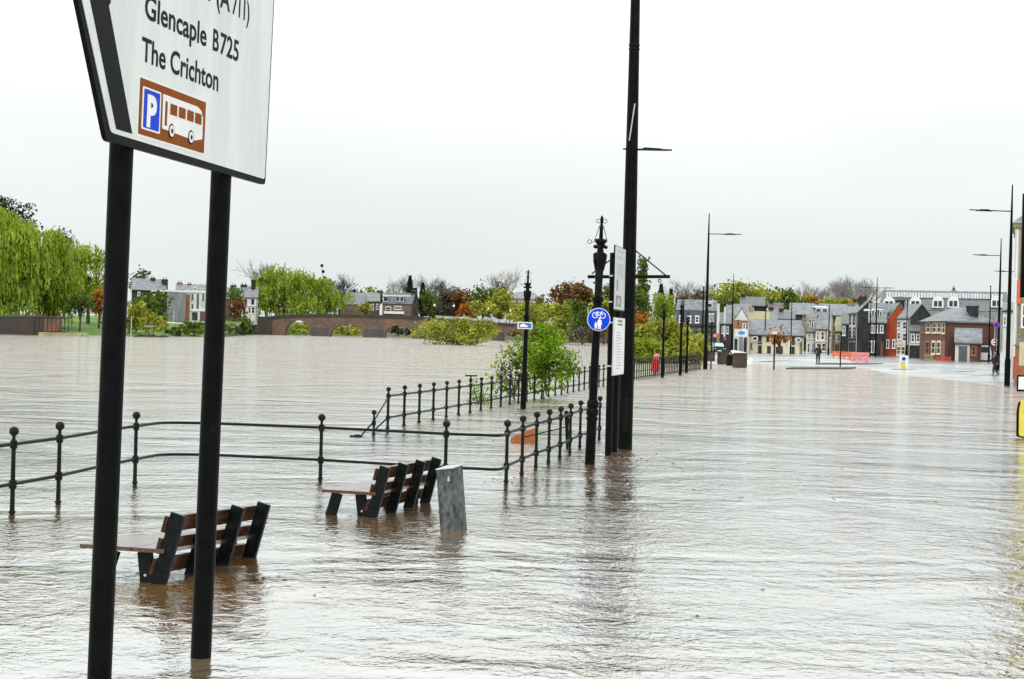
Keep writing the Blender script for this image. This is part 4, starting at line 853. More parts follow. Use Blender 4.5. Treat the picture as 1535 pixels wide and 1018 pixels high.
# ------------------------------------------------------------------ buildings
def building(name, label, cat, P, Q, R=None, depth=7, zb=0.1, ye=480, yr=None, roof='side', wall=GREYW, roofm=SLATE, wins=(), doors=(), chims=(), dorm=(), winm=WHITE, swall=None, bands=(), pots=True, group=None, wfr=0.13):
    """P, Q = (column px, distance) of the front's left and right foot; R = far end of the right side wall."""
    p, q = G(P[0], P[1], 0), G(Q[0], Q[1], 0)
    f = (q - p); L = f.length; f.normalize(); nrm = Vector((f.y, -f.x, 0))
    if R: r = G(R[0], R[1], 0)
    else:
        sd = ((p + q) / 2); sd.z = 0; r = q + sd.normalized() * depth
    back = r - q
    rz = math.atan2(f.y, f.x)
    t = thing(name, label, cat, (p.x, p.y, 0), rz, group)
    def loc(v): d = v - p; return Vector((d.dot(f), -d.dot(nrm), v.z))
    bk = loc(p + back); bk = Vector((bk.x, bk.y, 0))
    ze = zat(Q[0], ye, Q[1]) if not isinstance(ye, tuple) else ye[0]
    A, C, B, D_ = Vector((0, 0, 0)), Vector((L, 0, 0)), Vector((L, 0, 0)) + bk, bk.copy()
    yd = p.y + 0.5 * abs(back.y) + .5 * (q.y - p.y)
    zr = zat((P[0] + Q[0]) / 2, yr, (P[1] + Q[1]) / 2 + back.y * .5) if yr is not None else ze
    up = lambda v, z: (v.x, v.y, z)
    b = MB().quadbox([up(v, zb - .4) for v in (A, C, B, D_)], [up(v, ze) for v in (A, C, B, D_)])
    if roof == 'side':
        r0, r1 = (A + D_) / 2, (C + B) / 2
        b.v += [up(A, ze), up(D_, ze), up(r0, zr), up(C, ze), up(B, ze), up(r1, zr)]; o = len(b.v) - 6
        b.f += [[o, o + 1, o + 2], [o + 3, o + 5, o + 4], [o, o + 2, o + 5, o + 3], [o + 1, o + 4, o + 5, o + 2]]
    elif roof == 'gable':
        r0, r1 = (A + C) / 2, (D_ + B) / 2
        b.v += [up(A, ze), up(C, ze), up(r0, zr), up(D_, ze), up(B, ze), up(r1, zr)]; o = len(b.v) - 6
        b.f += [[o, o + 2, o + 1], [o + 3, o + 4, o + 5], [o, o + 3, o + 5, o + 2], [o + 1, o + 2, o + 5, o + 4]]
    b.build('wall', wall, t, smooth=False)
    if swall:
        g = (B - C).normalized(); n2 = Vector((g.y, -g.x, 0)) * .03
        vs = [up(C + n2, zb - .4), up(B + n2, zb - .4), up(B + n2, ze)] + ([up((C + B) / 2 + n2, zr)] if roof == 'side' else []) + [up(C + n2, ze)]
        vi = [up(Vector(v) - n2 * .6, v[2]) for v in vs]
        MB().quadbox(vs, vi).build('gable_wall', swall, t, smooth=False)
    rb = MB()
    def slab(vs, th=.14):
        vs = [Vector(v) for v in vs]; rb.quadbox([tuple(v + Vector((0, 0, .03))) for v in vs], [tuple(v + Vector((0, 0, .03 + th))) for v in vs])
    if roof in ('side', 'gable'):
        if roof == 'side': e1, e2, e3, e4, k0, k1 = A, C, D_, B, (A + D_) / 2, (C + B) / 2
        else: e1, e2, e3, e4, k0, k1 = A, D_, C, B, (A + C) / 2, (D_ + B) / 2
        ax = (k1 - k0).normalized() * .12
        for ea, eb in ((e1, e2), (e3, e4)):
            oa, ob = ea + (ea - k0) * .05, eb + (eb - k1) * .05; dz = (zr - ze) * .05
            slab([up(oa - ax, ze - dz), up(ob + ax, ze - dz), up(k1 + ax, zr), up(k0 - ax, zr)])
    elif roof == 'hip':
        cen = (A + C + B + D_) / 4; k0, k1 = cen.lerp((A + D_) / 2, .45), cen.lerp((C + B) / 2, .45)
        ex = lambda v: up(v + (v - cen) * .05, ze - .05)
        rb.v += [ex(A), ex(C), ex(B), ex(D_), up(k0, zr), up(k1, zr)]
        rb.v += [(x, y, ze - .22) for x, y, z in rb.v[:4]]
        rb.f += [[0, 1, 5, 4], [1, 2, 5], [2, 3, 4, 5], [3, 0, 4], [0, 6, 7, 1], [1, 7, 8, 2], [2, 8, 9, 3], [3, 9, 6, 0], [6, 9, 8, 7]]
    elif roof == 'flat':
        cen = (A + C + B + D_) / 4; ex = lambda v, z: up(v + (v - cen) * .04, z); rb.quadbox([ex(v, ze) for v in (A, C, B, D_)], [ex(v, ze + .35) for v in (A, C, B, D_)])
    elif roof == 'mansard':
        cen = (A + C + B + D_) / 4; k = .35; rb.quadbox([up(v + (v - cen) * .02, ze) for v in (A, C, B, D_)], [up(v + Vector((0, 0, 0)) - (bk * .0) + (v - cen) * -.05 + (bk.normalized() * 1.2 if v in (A, C) else -bk.normalized() * 1.2), zr) for v in (A, C, B, D_)])
    rf = rb.build('roof', roofm, t, smooth=False)
    if roof in ('side', 'hip'): MB().tube([(-.1, -.22, ze - .12), (L + .1, -.22, ze - .12)], .07, 6).tube([(L - .25, -.1, zb), (L - .25, -.1, ze - .15)], .05, 6).build('gutter', DARKW, t)
    def face(px, py, side):
        if side == 's': o_, dv = q, back.normalized()
        else: o_, dv = p, f
        nn = Vector((dv.y, -dv.x, 0)); d = Vector(ray(px, py)); tt = (o_ - Vector(CAM)).dot(nn) / d.dot(nn); w_ = Vector(CAM) + d * tt
        return (w_ - o_).dot(dv), w_.z
    def place(side, u, z, e):           # local coordinates on a face, e = outward offset
        if side == 's':
            g = (B - C).normalized(); n2 = Vector((g.y, -g.x, 0)); v = C + g * u + n2 * e
        else: v = Vector((u, -e, 0))
        return (v.x, v.y, z)
    def fbox(mb, side, u0, u1, z0, z1, e0, e1):
        return mb.quadbox([place(side, u0, z0, e0), place(side, u1, z0, e0), place(side, u1, z1, e0), place(side, u0, z1, e0)], [place(side, u0, z0, e1), place(side, u1, z0, e1), place(side, u1, z1, e1), place(side, u0, z1, e1)])
    for wv in wins:
        x0, y0, x1, y1 = wv[:4]; side = wv[4] if len(wv) > 4 else 'f'; wm = wv[5] if len(wv) > 5 else winm
        u0, z1 = face(x0, y0, side); u1, z0 = face(x1, y1, side); fw = min(wfr, (u1 - u0) * .25)
        mb = MB(); fbox(mb, side, u0, u0 + fw, z0, z1, .005, .07); fbox(mb, side, u1 - fw, u1, z0, z1, .005, .07); fbox(mb, side, u0 + fw, u1 - fw, z0, z0 + fw, .005, .075); fbox(mb, side, u0 + fw, u1 - fw, z1 - fw, z1, .005, .07)
        zm = (z0 + z1) / 2; fbox(mb, side, u0 + fw, u1 - fw, zm - fw * .3, zm + fw * .3, .005, .06)
        fbox(mb, side, u0 - .08, u1 + .08, z0 - .1, z0 - .003, .005, .14); fbox(mb, side, u0 - .04, u1 + .04, z1 + .003, z1 + .12, .005, .03)
        wo_ = mb.build('window', wm, t, smooth=False)
        fbox(MB(), side, u0 + fw * .9, u1 - fw * .9, z0 + fw * .9, z1 - fw * .9, .008, .035).build('pane', GLASS, wo_, smooth=False)
    for dv in doors:
        x0, y0, x1, y1 = dv[:4]; side = dv[4] if len(dv) > 4 else 'f'; dm = dv[5] if len(dv) > 5 else DARKW
        u0, z1 = face(x0, y0, side); u1, z0 = face(x1, y1, side)
        fbox(MB(), side, u0, u1, max(z0, zb), z1, .006, .06).build('door', dm, t, smooth=False)
    for bv in bands:                    # fascia or shop-front strips
        x0, y0, x1, y1, side, bm_, e = bv
        u0, z1 = face(x0, y0, side); u1, z0 = face(x1, y1, side)
        fbox(MB(), side, u0, u1, z0, z1, .004, e).build('fascia', bm_, t, smooth=False)
    for cv in chims:
        x0, y0, x1, fr_, base_y = cv[:5]; cm = cv[5] if len(cv) > 5 else DARKW
        Yc = p.y + (q.y - p.y) * .5 + back.y * fr_; xa = atY(x0, y0, Yc) - p; xb_ = atY(x1, y0, Yc) - p
        zt = zat((x0 + x1) / 2, y0, Yc); zc = zat((x0 + x1) / 2, base_y, Yc); wv = (xb_ - xa).length
        m_ = Vector(((xa + xb_) / 2)); c_ = Vector((m_.dot(f), -m_.dot(nrm), 0)); h2 = wv / 2; dpt = min(h2, .5)
        ch = MB().box(c_.x - h2, c_.x + h2, c_.y - dpt, c_.y + dpt, zc - 1.2, zt).box(c_.x - h2 - .06, c_.x + h2 + .06, c_.y - dpt - .06, c_.y + dpt + .06, zt - .18, zt + .04).build('chimney', cm, rf, smooth=False)
        if pots:
            pm_ = MB()
            for k in range(max(2, int(wv / .55))):
                xx = c_.x - h2 + wv * (k + .5) / max(2, int(wv / .55)); pm_.lathe([(.13, zt + .04), (.1, zt + .5), (.12, zt + .52)], (xx, c_.y, 0), 7)
            pm_.build('chimney_pots', BRICKO, rf)
    for dv in dorm:
        x0, y0, x1, y1, off = dv[:5]
        u0, z1 = face(x0, y0, 'f'); u1, z0 = face(x1, y1, 'f')
        dm = MB().box(u0, u1, off, off + 2.2, z0, z1).build('dormer', DARKW if len(dv) < 6 else dv[5], t, smooth=False)
        MB().quadbox([(u0 - .1, off - .1, z1), (u1 + .1, off - .1, z1), (u1 + .1, off + 2.4, z1), (u0 - .1, off + 2.4, z1)], [(u0 - .1, off - .1, z1 + .12), (u1 + .1, off - .1, z1 + .12), (u1 + .1, off + 2.4, z1 + .3), (u0 - .1, off + 2.4, z1 + .3)]).build('dormer_roof', WHITE if len(dv) < 7 else dv[6], dm, smooth=False)
        fw = min(.14, (u1 - u0) * .2); mb = MB()
        nwin = max(1, round((u1 - u0) / 1.3)); ww = (u1 - u0) / nwin
        for k in range(nwin):
            a_ = u0 + k * ww + .05; c_ = a_ + ww - .1
            mb.box(a_, a_ + fw, off - .06, off + .01, z0 + .1, z1 - .08).box(c_ - fw, c_, off - .06, off + .01, z0 + .1, z1 - .08).box(a_ + fw, c_ - fw, off - .06, off + .01, z0 + .1, z0 + .1 + fw).box(a_ + fw, c_ - fw, off - .06, off + .01, z1 - .08 - fw, z1 - .08)
        mb.build('window', WHITE, dm, smooth=False)
        MB().box(u0 + .1, u1 - .1, off - .03, off + .005, z0 + .2, z1 - .15).build('pane', GLASS, dm, smooth=False)
    return t

# ---- brown brick house, right
building('brick_house', 'brown brick house with hipped slate roof and orange window surrounds, by the bright red barrier', 'house', (1378, 196), (1419, 186), (1489, 187.5), ye=480.5, yr=460.5, roof='hip', wall=BRICK, roofm=SLATE, winm=BRICKO,
         wins=[(1382, 483, 1387, 499), (1389, 483, 1395, 499, 'f', CREAM), (1398, 483, 1404, 499, 'f', CREAM), (1406, 483, 1411, 499, 'f', CREAM), (1413, 483, 1417, 500, 'f', CREAM), (1397, 512, 1402, 531, 'f', CREAM), (1405, 512, 1410, 531, 'f', CREAM), (1388, 512, 1393, 531)],
         doors=[(1412, 511, 1417, 540, 'f', BRICKO)], chims=[(1450, 459, 1466, -1.8, 478, DARKW)], pots=False, zb=.15)
building('lean_to', 'low brick lean-to with a sloping slate roof and pale doorway against the brown brick house', 'outbuilding', (1431, 181), (1470, 181), depth=7, ye=515, yr=494, roof='side', wall=BRICK, roofm=SLATE, wins=[(1456, 519, 1463, 533, 'f', BRICKO)], doors=[(1432, 515.5, 1453, 543, 'f', PALEW)], bands=[(1437, 519, 1449, 542, 'f', SLATED, .12)], zb=.15)
# ---- white three-storey house with dark gable
building('townhouse', 'narrow white three-storey house with dark side gable, between the red gable and the brick house', 'house', (1343.5, 214), (1362.5, 206), (1397, 207), ye=477, yr=457, roof='side', wall=PALEW, swall=DARKW, roofm=SLATE,
         wins=[(1346, 481, 1350, 492), (1354, 482, 1359, 494), (1346, 498, 1350, 509), (1354, 499, 1359, 512), (1345, 519, 1350, 532, 'f', CREAM), (1352, 519, 1357, 532, 'f', CREAM)], doors=[(1358, 515, 1361.5, 540)], bands=[(1343.6, 514, 1362, 517, 'f', CREAM, .1)], zb=.15)
building('shop_house', 'low dark-fronted shop house with upper windows, just left of the brown brick house', 'house', (1363, 203), (1381, 203), depth=5, ye=498, yr=489, roof='side', wall=DARKW, roofm=SLATED, wins=[(1365, 501, 1371, 513), (1373, 501, 1379, 513)], doors=[(1366, 521, 1371, 540)], bands=[(1363.2, 514.5, 1380.5, 518, 'f', PALEW, .08)], zb=.15)
# ---- red gable house
building('red_house', 'bright red-orange rendered house showing its tall gable end to the street', 'house', (1308, 232), (1326.5, 222), (1366, 221), ye=483, yr=456, roof='side', wall=DARKW, swall=REDW, roofm=SLATE,
         wins=[(1328.5, 509.5, 1333, 522, 's'), (1337.5, 509.5, 1342, 522, 's')], zb=.15, chims=[(1343, 450, 1356, .55, 462, DARKW)])
building('shop_house', 'grey slated shop house with white dormers left of the red gable', 'house', (1301, 221), (1327, 221), depth=6, ye=484, yr=456, roof='side', wall=DARKW, roofm=SLATE, wins=[(1305, 488, 1309, 499), (1311, 488, 1316, 499), (1319, 488, 1324, 499), (1303, 512, 1307, 528), (1310, 512, 1313, 528)], dorm=[(1304, 466, 1310, 478, 1.0), (1312, 465, 1318, 478, 1.0), (1320, 465, 1325.5, 478, 1.0)], doors=[(1315, 510, 1319, 541), (1320, 512, 1325, 541, 'f', BRICK)], zb=.15)
# ---- dark gable with white front
building('gable_house', 'tall white-fronted house with a broad dark side gable left of the twin-armed lamp', 'house', (1271.5, 240), (1283.5, 232), (1320, 231), ye=469, yr=451.5, roof='side', wall=PALEW, swall=DARKW, roofm=SLATE, winm=DARKW,
         wins=[(1273.5, 473, 1276, 485), (1279, 473, 1282, 485), (1273.5, 492, 1276, 505), (1279, 492, 1282, 505)], bands=[(1271.6, 507, 1283, 511, 'f', DARKW, .2)], doors=[(1273, 513, 1282, 535)], chims=[(1287, 445, 1300, .3, 462, DARKW)], zb=.15)
building('shop_house', 'small dark shop house squeezed left of the dark gable house', 'house', (1261, 250), (1272, 250), depth=9, ye=486, yr=470, roof='side', wall=DARKW, roofm=SLATED, wins=[(1263, 489, 1267, 503)], doors=[(1263, 511, 1268, 533)], zb=.15)
building('cottage', 'cream house with a moss-yellow sloping roof behind the orange barriers', 'house', (1248, 256), (1263, 254), (1272, 262), ye=497, yr=476, roof='side', wall=CREAM, roofm=SLATEY, wins=[(1250, 501, 1253, 512), (1256, 501, 1260, 512)], doors=[(1252, 516, 1258, 535, 'f', BRICKO)], zb=.15)
building('cottage', 'cream two-storey house with big slate roof, behind the standing person', 'house', (1222, 249), (1240, 247), (1250, 254), ye=493.5, yr=470, roof='side', wall=CREAM, roofm=SLATE, wins=[(1225, 497, 1228, 510), (1231, 497, 1236, 510), (1242, 494, 1245, 507, 's'), (1232, 514, 1238, 527)], doors=[(1226, 516, 1230, 534)], bands=[(1222.2, 510.5, 1239.8, 513, 'f', PALEW, .15)], zb=.15)
building('cottage', 'pale cottage with two gabled dormers left of the standing person', 'house', (1208, 252), (1222.5, 252), depth=8, ye=497.5, yr=473, roof='side', wall=PALEW, roofm=SLATE, wins=[(1211, 500, 1215, 508), (1217, 500, 1221, 508), (1210, 514, 1214, 529), (1217, 514, 1220, 529)], dorm=[(1210, 482, 1215, 493, .8, PALEW, SLATE), (1217, 481, 1222, 493, .8, PALEW, SLATE)], zb=.15)
building('long_building', 'long slate-roofed block across the street end, behind the cottages', 'building', (1182, 296), (1292, 296), depth=10, ye=474, yr=456.5, roof='side', wall=DARKW, roofm=SLATE, dorm=[(1224, 461, 1243, 470, 1.2)], chims=[(1221.5, 455, 1227, .5, 462), (1270, 456, 1280, .5, 464, STONEY)], zb=.3)
building('pub', 'long cream two-storey pub with a big grey slate roof and oval wall sign', 'pub', (1121.5, 234), (1204, 234), depth=9, ye=503.5, yr=481, roof='side', wall=CREAM, roofm=SLATE, winm=DARKW,
         wins=[(1136.5, 503.5, 1141.5, 511), (1136.5, 519, 1141.5, 528), (1187, 505, 1191, 512), (1187, 521, 1191, 530), (1149, 504, 1153, 511), (1174, 505, 1178, 512), (1163, 521, 1168, 532, 'f', DARKW), (1124.5, 515, 1127.5, 523, 'f', GREYW), (1150, 520, 1155, 530)], doors=[(1169, 519, 1173, 535), (1199, 510, 1202, 535, 'f', STONEY)], bands=[(1136, 513.5, 1142, 516, 'f', DARKW, .06), (1187, 514, 1191.5, 517, 'f', DARKW, .06)], chims=[(1203, 478, 1209, .4, 494, STONEY)], zb=.15)
bpub = bpy.data.objects['pub']
for px, py in ((1131, 507.5), (1196.5, 509.5)):
    q = G(px, 233.4, 0); z = zat(px, py, q.y); sg = thing('oval_sign', 'white oval sign with a dark centre at the left end of the cream pub wall' if px < 1150 else 'grey oval sign on the right end of the cream pub wall', 'sign', (q.x, q.y, z))
    el = lambda a_, b_: [(a_ * math.cos(k * math.pi / 10), b_ * math.sin(k * math.pi / 10)) for k in range(20)]
    MB().prism(el(.48, .34), -.02, .06).build('plate', WHITE, sg); MB().prism(el(.3, .2), -.04, -.015).build('badge', DARKW if px < 1150 else SLATE, sg)
building('corner_house', 'pale corner house carrying a white board with a blue oval, left of the cream pub', 'house', (1099, 232), (1121, 232), depth=10, ye=481, yr=463, roof='gable', wall=PALEW, roofm=SLATE, wins=[(1104, 481, 1109, 490, 'f', BRICKO), (1113, 484, 1118, 494)], doors=[(1101, 508, 1105, 528), (1108, 505, 1113, 528, 'f', GREYW), (1115, 506, 1119, 528)], bands=[(1099.3, 480, 1120.8, 493, 'f', BRICKO, .03)], zb=.15)
q = G(1110, 230, 0); z = zat(1110, 499, 230); sg = thing('shop_sign', 'white board with a blue oval on the pale corner house', 'sign', (q.x, q.y, z))
MB().box(-.75, .95, 0, .08, -.5, .42).build('board', WHITE, sg); MB().prism([(.06 + .52 * math.cos(k * math.pi / 10), .28 * math.sin(k * math.pi / 10)) for k in range(20)], -.03, .01).build('blue_oval', mat('oval_blue', (.05, .3, .7), (.05, .25, .6)), sg)
building('dark_block', 'dark slated building with dormers and pale window strips behind the round willow bush', 'building', (1012, 256), (1074, 256), depth=10, ye=466, yr=450, roof='mansard', wall=SLATED, roofm=SLATE, dorm=[(1060, 453, 1069, 463, .4)], wins=[(1018, 474, 1024, 484), (1030, 474, 1036, 484), (1063, 471, 1066, 482), (1067.5, 471, 1070, 482), (1042, 474, 1048, 484)], chims=[(1013, 447, 1017, .3, 456), (1050, 445, 1056, .5, 455)], bands=[(1012.2, 486, 1073.5, 490, 'f', DARKW, .3), (1014, 491, 1073.5, 497, 'f', SLATED, .25)], zb=.2)
building('side_street_house', 'dark narrow house with a white corner strip above the parked car', 'house', (1078, 250), (1099, 250), depth=9, ye=486, yr=470, roof='side', wall=DARKW, roofm=SLATED, wins=[(1082, 490, 1085, 500), (1089, 490, 1092, 500)], bands=[(1085.5, 460, 1087, 505, 'f', PALEW, .2), (1075, 455, 1077.5, 500, 'f', PALEW, .2)], zb=.15)
for x0, x1, Y, ye, yr, wl, rm, lab in ((1088, 1124, 285, 474, 457, GREYW, SLATE, 'grey house with a pale slate roof peeping over the corner house'), (1108, 1146, 330, 459, 446, DARKW, SLATED, 'higher dark green-roofed house on the slope below the green trees'),
                                      (1120, 1152, 275, 482, 468, CREAM, SLATEY, 'brownish roofed house directly behind the left end of the pub'), (1150, 1186, 290, 481, 466, GREYW, SLATE, 'grey roofed house behind the middle of the pub'),
                                      (1150, 1172, 350, 468, 455, PALEW, SLATED, 'small house with a dark roof high behind the pub, below the green trees'), (1165, 1190, 282, 479, 468, REDW, SLATED, 'red brick house behind the right end of the pub')):
    building('house', lab, 'house', (x0, Y), (x1, Y), depth=8, ye=ye, yr=yr, wall=wl, roofm=rm, chims=[(x0 + 3, yr - 5, x0 + 9, .5, yr + 5, STONEY if wl is CREAM else DARKW)], wins=[(x0 + 8, ye + 3, x0 + 12, ye + 10), (x0 + 18, ye + 3, x0 + 22, ye + 10)], zb=.5)
# ---- big terrace with long glazed mansard
YT = 380
tb = building('terrace', 'long grand grey block with glazed mansard roof and arched white dormers, behind the brick house', 'building', (1316, YT), (1512, YT - 8), depth=16, ye=467, yr=437.5, roof='mansard', wall=GREYW, roofm=SLATE, wins=[(1365, 455, 1372, 463), (1345, 456, 1350, 464)], zb=.5)
p, q = G(1316, YT, 0), G(1512, YT - 8, 0); L = (q - p).length
kk = L / 196.0
for px in (1331, 1371, 1405, 1428, 1492):
    u = (px - 1316) * kk; zc = zat(px, 455, YT); mb = MB(); w_ = 1.3
    arch = [(u - w_, zc - 1.1), (u + w_, zc - 1.1), (u + w_, zc + .3)] + [(u + w_ * math.cos(k * math.pi / 8), zc + .3 + w_ * math.sin(k * math.pi / 8)) for k in range(1, 8)] + [(u - w_, zc + .3)]
    dm = MB().prism(arch, -.5, 2.2).build('dormer', WHITE, tb); MB().box(u - .9, u - .12, -.56, -.49, zc - .8, zc + .5).box(u + .12, u + .9, -.56, -.49, zc - .8, zc + .5).build('pane', GLASS, dm)
gl = MB(); zt0, zt1 = zat(1400, 447, YT), zat(1400, 439.5, YT)
for k in range(40):
    u = 1.5 + k * (L - 3) / 40; f0, f1 = .52, .92
    gl.quadbox([(u, f0 * 1.2 - .12, zt0), (u + .55, f0 * 1.2 - .12, zt0), (u + .55, f1 * 1.2 - .10, zt1), (u, f1 * 1.2 - .10, zt1)], [(u, f0 * 1.2 + .3, zt0), (u + .55, f0 * 1.2 + .3, zt0), (u + .55, f1 * 1.2 + .3, zt1), (u, f1 * 1.2 + .3, zt1)])
gl.build('roof_glazing', GLASSL, tb)
u = (1428 - 1316) * kk; z = zat(1428, 438, YT); MB().lathe([(1.0, z - .3), (.7, z + .3), (.35, z + .5), (.35, z + 1.0), (.1, z + 1.2), (.04, z + 1.8)], (u, 4, 0), 10).build('roof_lantern', SLATED, tb)
# ---- church spire
q = G(1271.5, 520, 1); h = zat(1271.5, 423, 520); t = thing('church_spire', 'dark church spire rising among bare trees behind the town', 'church spire', q)
MB().box(-2, 2, -2, 2, 0, h * .52).build('tower', DARKW, t); MB().lathe([(2.2, h * .52), (.05, h)], (0, 0, 0), 8).build('spire', SLATED, t)
building('white_house', 'tall white building seen edge-on between the lamps and the stone house at the right edge', 'house', (1502, 178), (1522, 178), depth=10, ye=466, yr=455, wall=PALEW, roofm=SLATE, wins=[(1504, 474, 1508, 488)], zb=.1)

# ---- left bank houses
building('grey_block', 'plain grey flat-roofed block with a blank side wall on the far left bank', 'building', (226, 336), (249, 330), (277, 336), ye=437, roof='flat', wall=DARKW, swall=GREYW, roofm=WHITE, zb=3.0, wins=[(230, 442, 235, 447), (240, 438, 246, 444), (238, 462, 243, 470, 'f', BRICKO)])
building('flats', 'pale flats with an orange brick stair strip beside the plain grey block', 'building', (277, 337), (312, 338), depth=9, ye=439, yr=429, roof='flat', wall=PALEW, roofm=WHITE, zb=3.0, wins=[(287, 441, 290, 450, 'f', GREYW), (295, 441, 298, 464, 'f', GREYW), (303, 441, 306, 450, 'f', GREYW), (287, 456, 290, 464, 'f', GREYW)], bands=[(277.3, 441, 284, 481, 'f', BRICKO, .12), (285, 463, 311, 467, 'f', WHITE, .15)], doors=[(288, 468, 296, 480, 'f', DARKW), (300, 466, 311, 486, 'f', BRICK)])
building('slate_house', 'slate-roofed house with a chimney above the yellow-green bushes on the left bank', 'house', (196, 372), (247, 376), depth=9, ye=436, yr=419, roof='side', wall=DARKW, roofm=SLATE, chims=[(243, 419, 251, .5, 428), (226, 417, 232, .5, 424)], zb=3.2, wins=[(206, 438, 210, 444)])
building('slate_house', 'slate-roofed house with brick chimney behind the pale flats', 'house', (262, 385), (318, 385), depth=10, ye=440, yr=427, roof='side', wall=GREYW, roofm=SLATE, chims=[(266, 424, 273, .5, 432, BRICKO), (281, 426, 287, .5, 432)], zb=3.2, wins=[(290, 431, 294, 436)])
building('pink_house', 'pinkish stone house part hidden behind the right post of the big sign', 'house', (330, 390), (359, 392), depth=9, ye=448, yr=432, roof='side', wall=SANDST, roofm=SLATE, zb=3.0, wins=[(347, 452, 351, 460), (348, 466, 352, 474)], chims=[(346, 428, 354, .5, 436)])
building('white_house', 'white house with bay window and slate roof left of the bridge', 'house', (361, 405), (385, 405), depth=9, ye=446, yr=430, roof='side', wall=PALEW, roofm=SLATE, winm=DARKW, zb=3.0, wins=[(367, 449, 370, 456), (377, 449, 381, 456), (372, 460, 376, 470, 'f', WHITE), (377, 460, 382, 470, 'f', WHITE), (364, 461, 368, 470)], chims=[(361, 427, 370, .5, 434), (377, 420, 383, .4, 434)], bands=[(361.5, 457, 384.5, 459, 'f', WHITE, .3)])
# walls on the left bank
def wallthing(name, label, P, Q, yt0, yt1, mt, th=.6, zb=-.4):
    p, q = G(P[0], P[1], 0), G(Q[0], Q[1], 0); f = q - p; L = f.length; t = thing(name, label, 'wall', (p.x, p.y, 0), math.atan2(f.y, f.x))
    z0, z1 = zat(P[0], yt0, P[1]), zat(Q[0], yt1, Q[1])
    MB().quadbox([(0, 0, zb), (L, 0, zb), (L, th, zb), (0, th, zb)], [(0, 0, z0), (L, 0, z1), (L, th, z1), (0, th, z0)]).build('stonework', mt, t, smooth=False)
    MB().quadbox([(-.05, -.08, z0 + .005), (L + .05, -.08, z1 + .005), (L + .05, th + .08, z1 + .005), (-.05, th + .08, z0 + .005)], [(-.05, -.08, z0 + .2), (L + .05, -.08, z1 + .2), (L + .05, th + .08, z1 + .2), (-.05, th + .08, z0 + .2)]).build('coping', KERB, t, smooth=False)
    return t
wallthing('stone_wall', 'dark stone river wall leading up to the left end of the bridge', (334, 424), (408, 426), 474, 476, STONED)
wallthing('stone_wall', 'dark brick river wall under the big willows at the left edge', (-60, 240), (64, 240), 475, 475, STONED)
wallthing('brick_wall', 'reddish brick end of the river wall at the foot of the left willow', (65, 240), (93, 243), 477, 477, SANDST)
t = thing('fence', 'thin dark bar fence along the left bank in front of the dark wall', 'fence', G(52, 236, 0)); 
for k in range(9): MB().box(k * .62 - .03, k * .62 + .03, -.03, .03, -.4, 2.75).build('bar', BLACK, t)
for z in (2.6, .6): MB().box(-.1, 5.1, -.05, -.031, z, z + .08).build('rail', BLACK, t)
lm = MB().quadbox([(0, 0, -.3), (7, 0, -.3), (7, 1.2, -.3), (0, 1.2, -.3)], [(0, .1, .5), (7, .1, .55), (7, 1.1, .55), (0, 1.1, .5)]); o = lm.build('stone_ledge', STONEY); o.location = G(62, 236.5, 0) + Vector((0, -1.5, 0)); tag(o, 'low mossy stone ledge at the water under the brick wall end', 'ledge')
# left-bank bits: handrail, lamps, post, debris
q = G(238, 300, 1.0); t = thing('handrail', 'pale sloping handrail on the grass by the grey block', 'handrail', q)
MB().tube([(0, 0, 1.9), (1.2, 0, 1.4), (5.6, 0, 1.3)], .12, 6).build('rail', STEELL, t)
for x in (0, 2.8, 5.6): MB().tube([(x, 0, -1), (x, 0, 1.5)], .06, 6).build('post', STEELL, t)
for px, yt, yb, lab in ((218.5, 446, 470, 'thin white lamp post rising from the yellow-green bushes'), (196.5, 474, 500, 'pale stubby post at the waterline right of the left sign post'), (260, 466, 484, 'thin post on the grass in front of the grey block')):
    Y = 300 if yb < 490 else 262; z0 = zat(px, yb, Y); t = thing('marker_post', lab, 'post', G(px, Y, z0)); h = zat(px, yt, Y) - z0
    MB().tube([(0, 0, -2), (0, 0, h)], .1, 8).build('shaft', STEELL, t)
    if yb == 470: MB().box(-.75, .2, -.1, .1, h, h + .12).build('lamp_head', STEELL, t)
q = G(226, 255, 0); t = thing('debris', 'dark pile of driftwood and branches caught at the left bank waterline', 'driftwood', q)
dbm = MB()
for k in range(14): a_ = random.uniform(-2.2, 2.2); dbm.tube([(a_ - .7, random.uniform(-.3, .3), random.uniform(0, .2)), (a_ + .7, random.uniform(-.3, .3), random.uniform(.1, .6))], .09, 6)
dbm.tube([(-.3, 0, 0), (-.4, 0, 1.7)], .1, 6).build('branches', BARK, t)
MB().box(-1.0, .4, -.2, .2, 1.6, 1.85).build('sign_board', GREYW, t)
# ---- houses behind the bridge
zbB = 3.5
building('stone_cottage', 'brown stone house with slate roof behind the bridge, right of the large willow', 'house', (508, 500), (545, 500), depth=10, ye=456.5, yr=439, roof='side', wall=BROWNS, roofm=SLATE, zb=zbB)
building('stone_cottage', 'slate-roofed house with white gable trim between the stone house and the dormered house', 'house', (543, 503), (568, 502), depth=10, ye=452, yr=439, roof='side', wall=STONE, roofm=SLATE, zb=zbB, wins=[(557, 456, 560, 465), (564, 456, 567, 464)], chims=[(565, 436, 573, .5, 448)])
building('dormer_house', 'house with long dark dormer roof and red brick ground floor behind the bridge', 'house', (572, 502), (616, 502), (626, 512), ye=456, yr=439.5, roof='side', wall=BROWNS, roofm=SLATED, swall=STONE, zb=zbB, dorm=[(574, 444, 582, 453, .6, SLATED), (593, 444, 605, 453, .6, SLATED)], wins=[(578, 460, 586, 468), (591, 459, 602, 464)], bands=[(574, 442, 616, 444.5, 'f', WHITE, .4), (576, 466.5, 606, 471, 'f', WHITE, .8)], chims=[(616, 437, 624, .5, 447)])
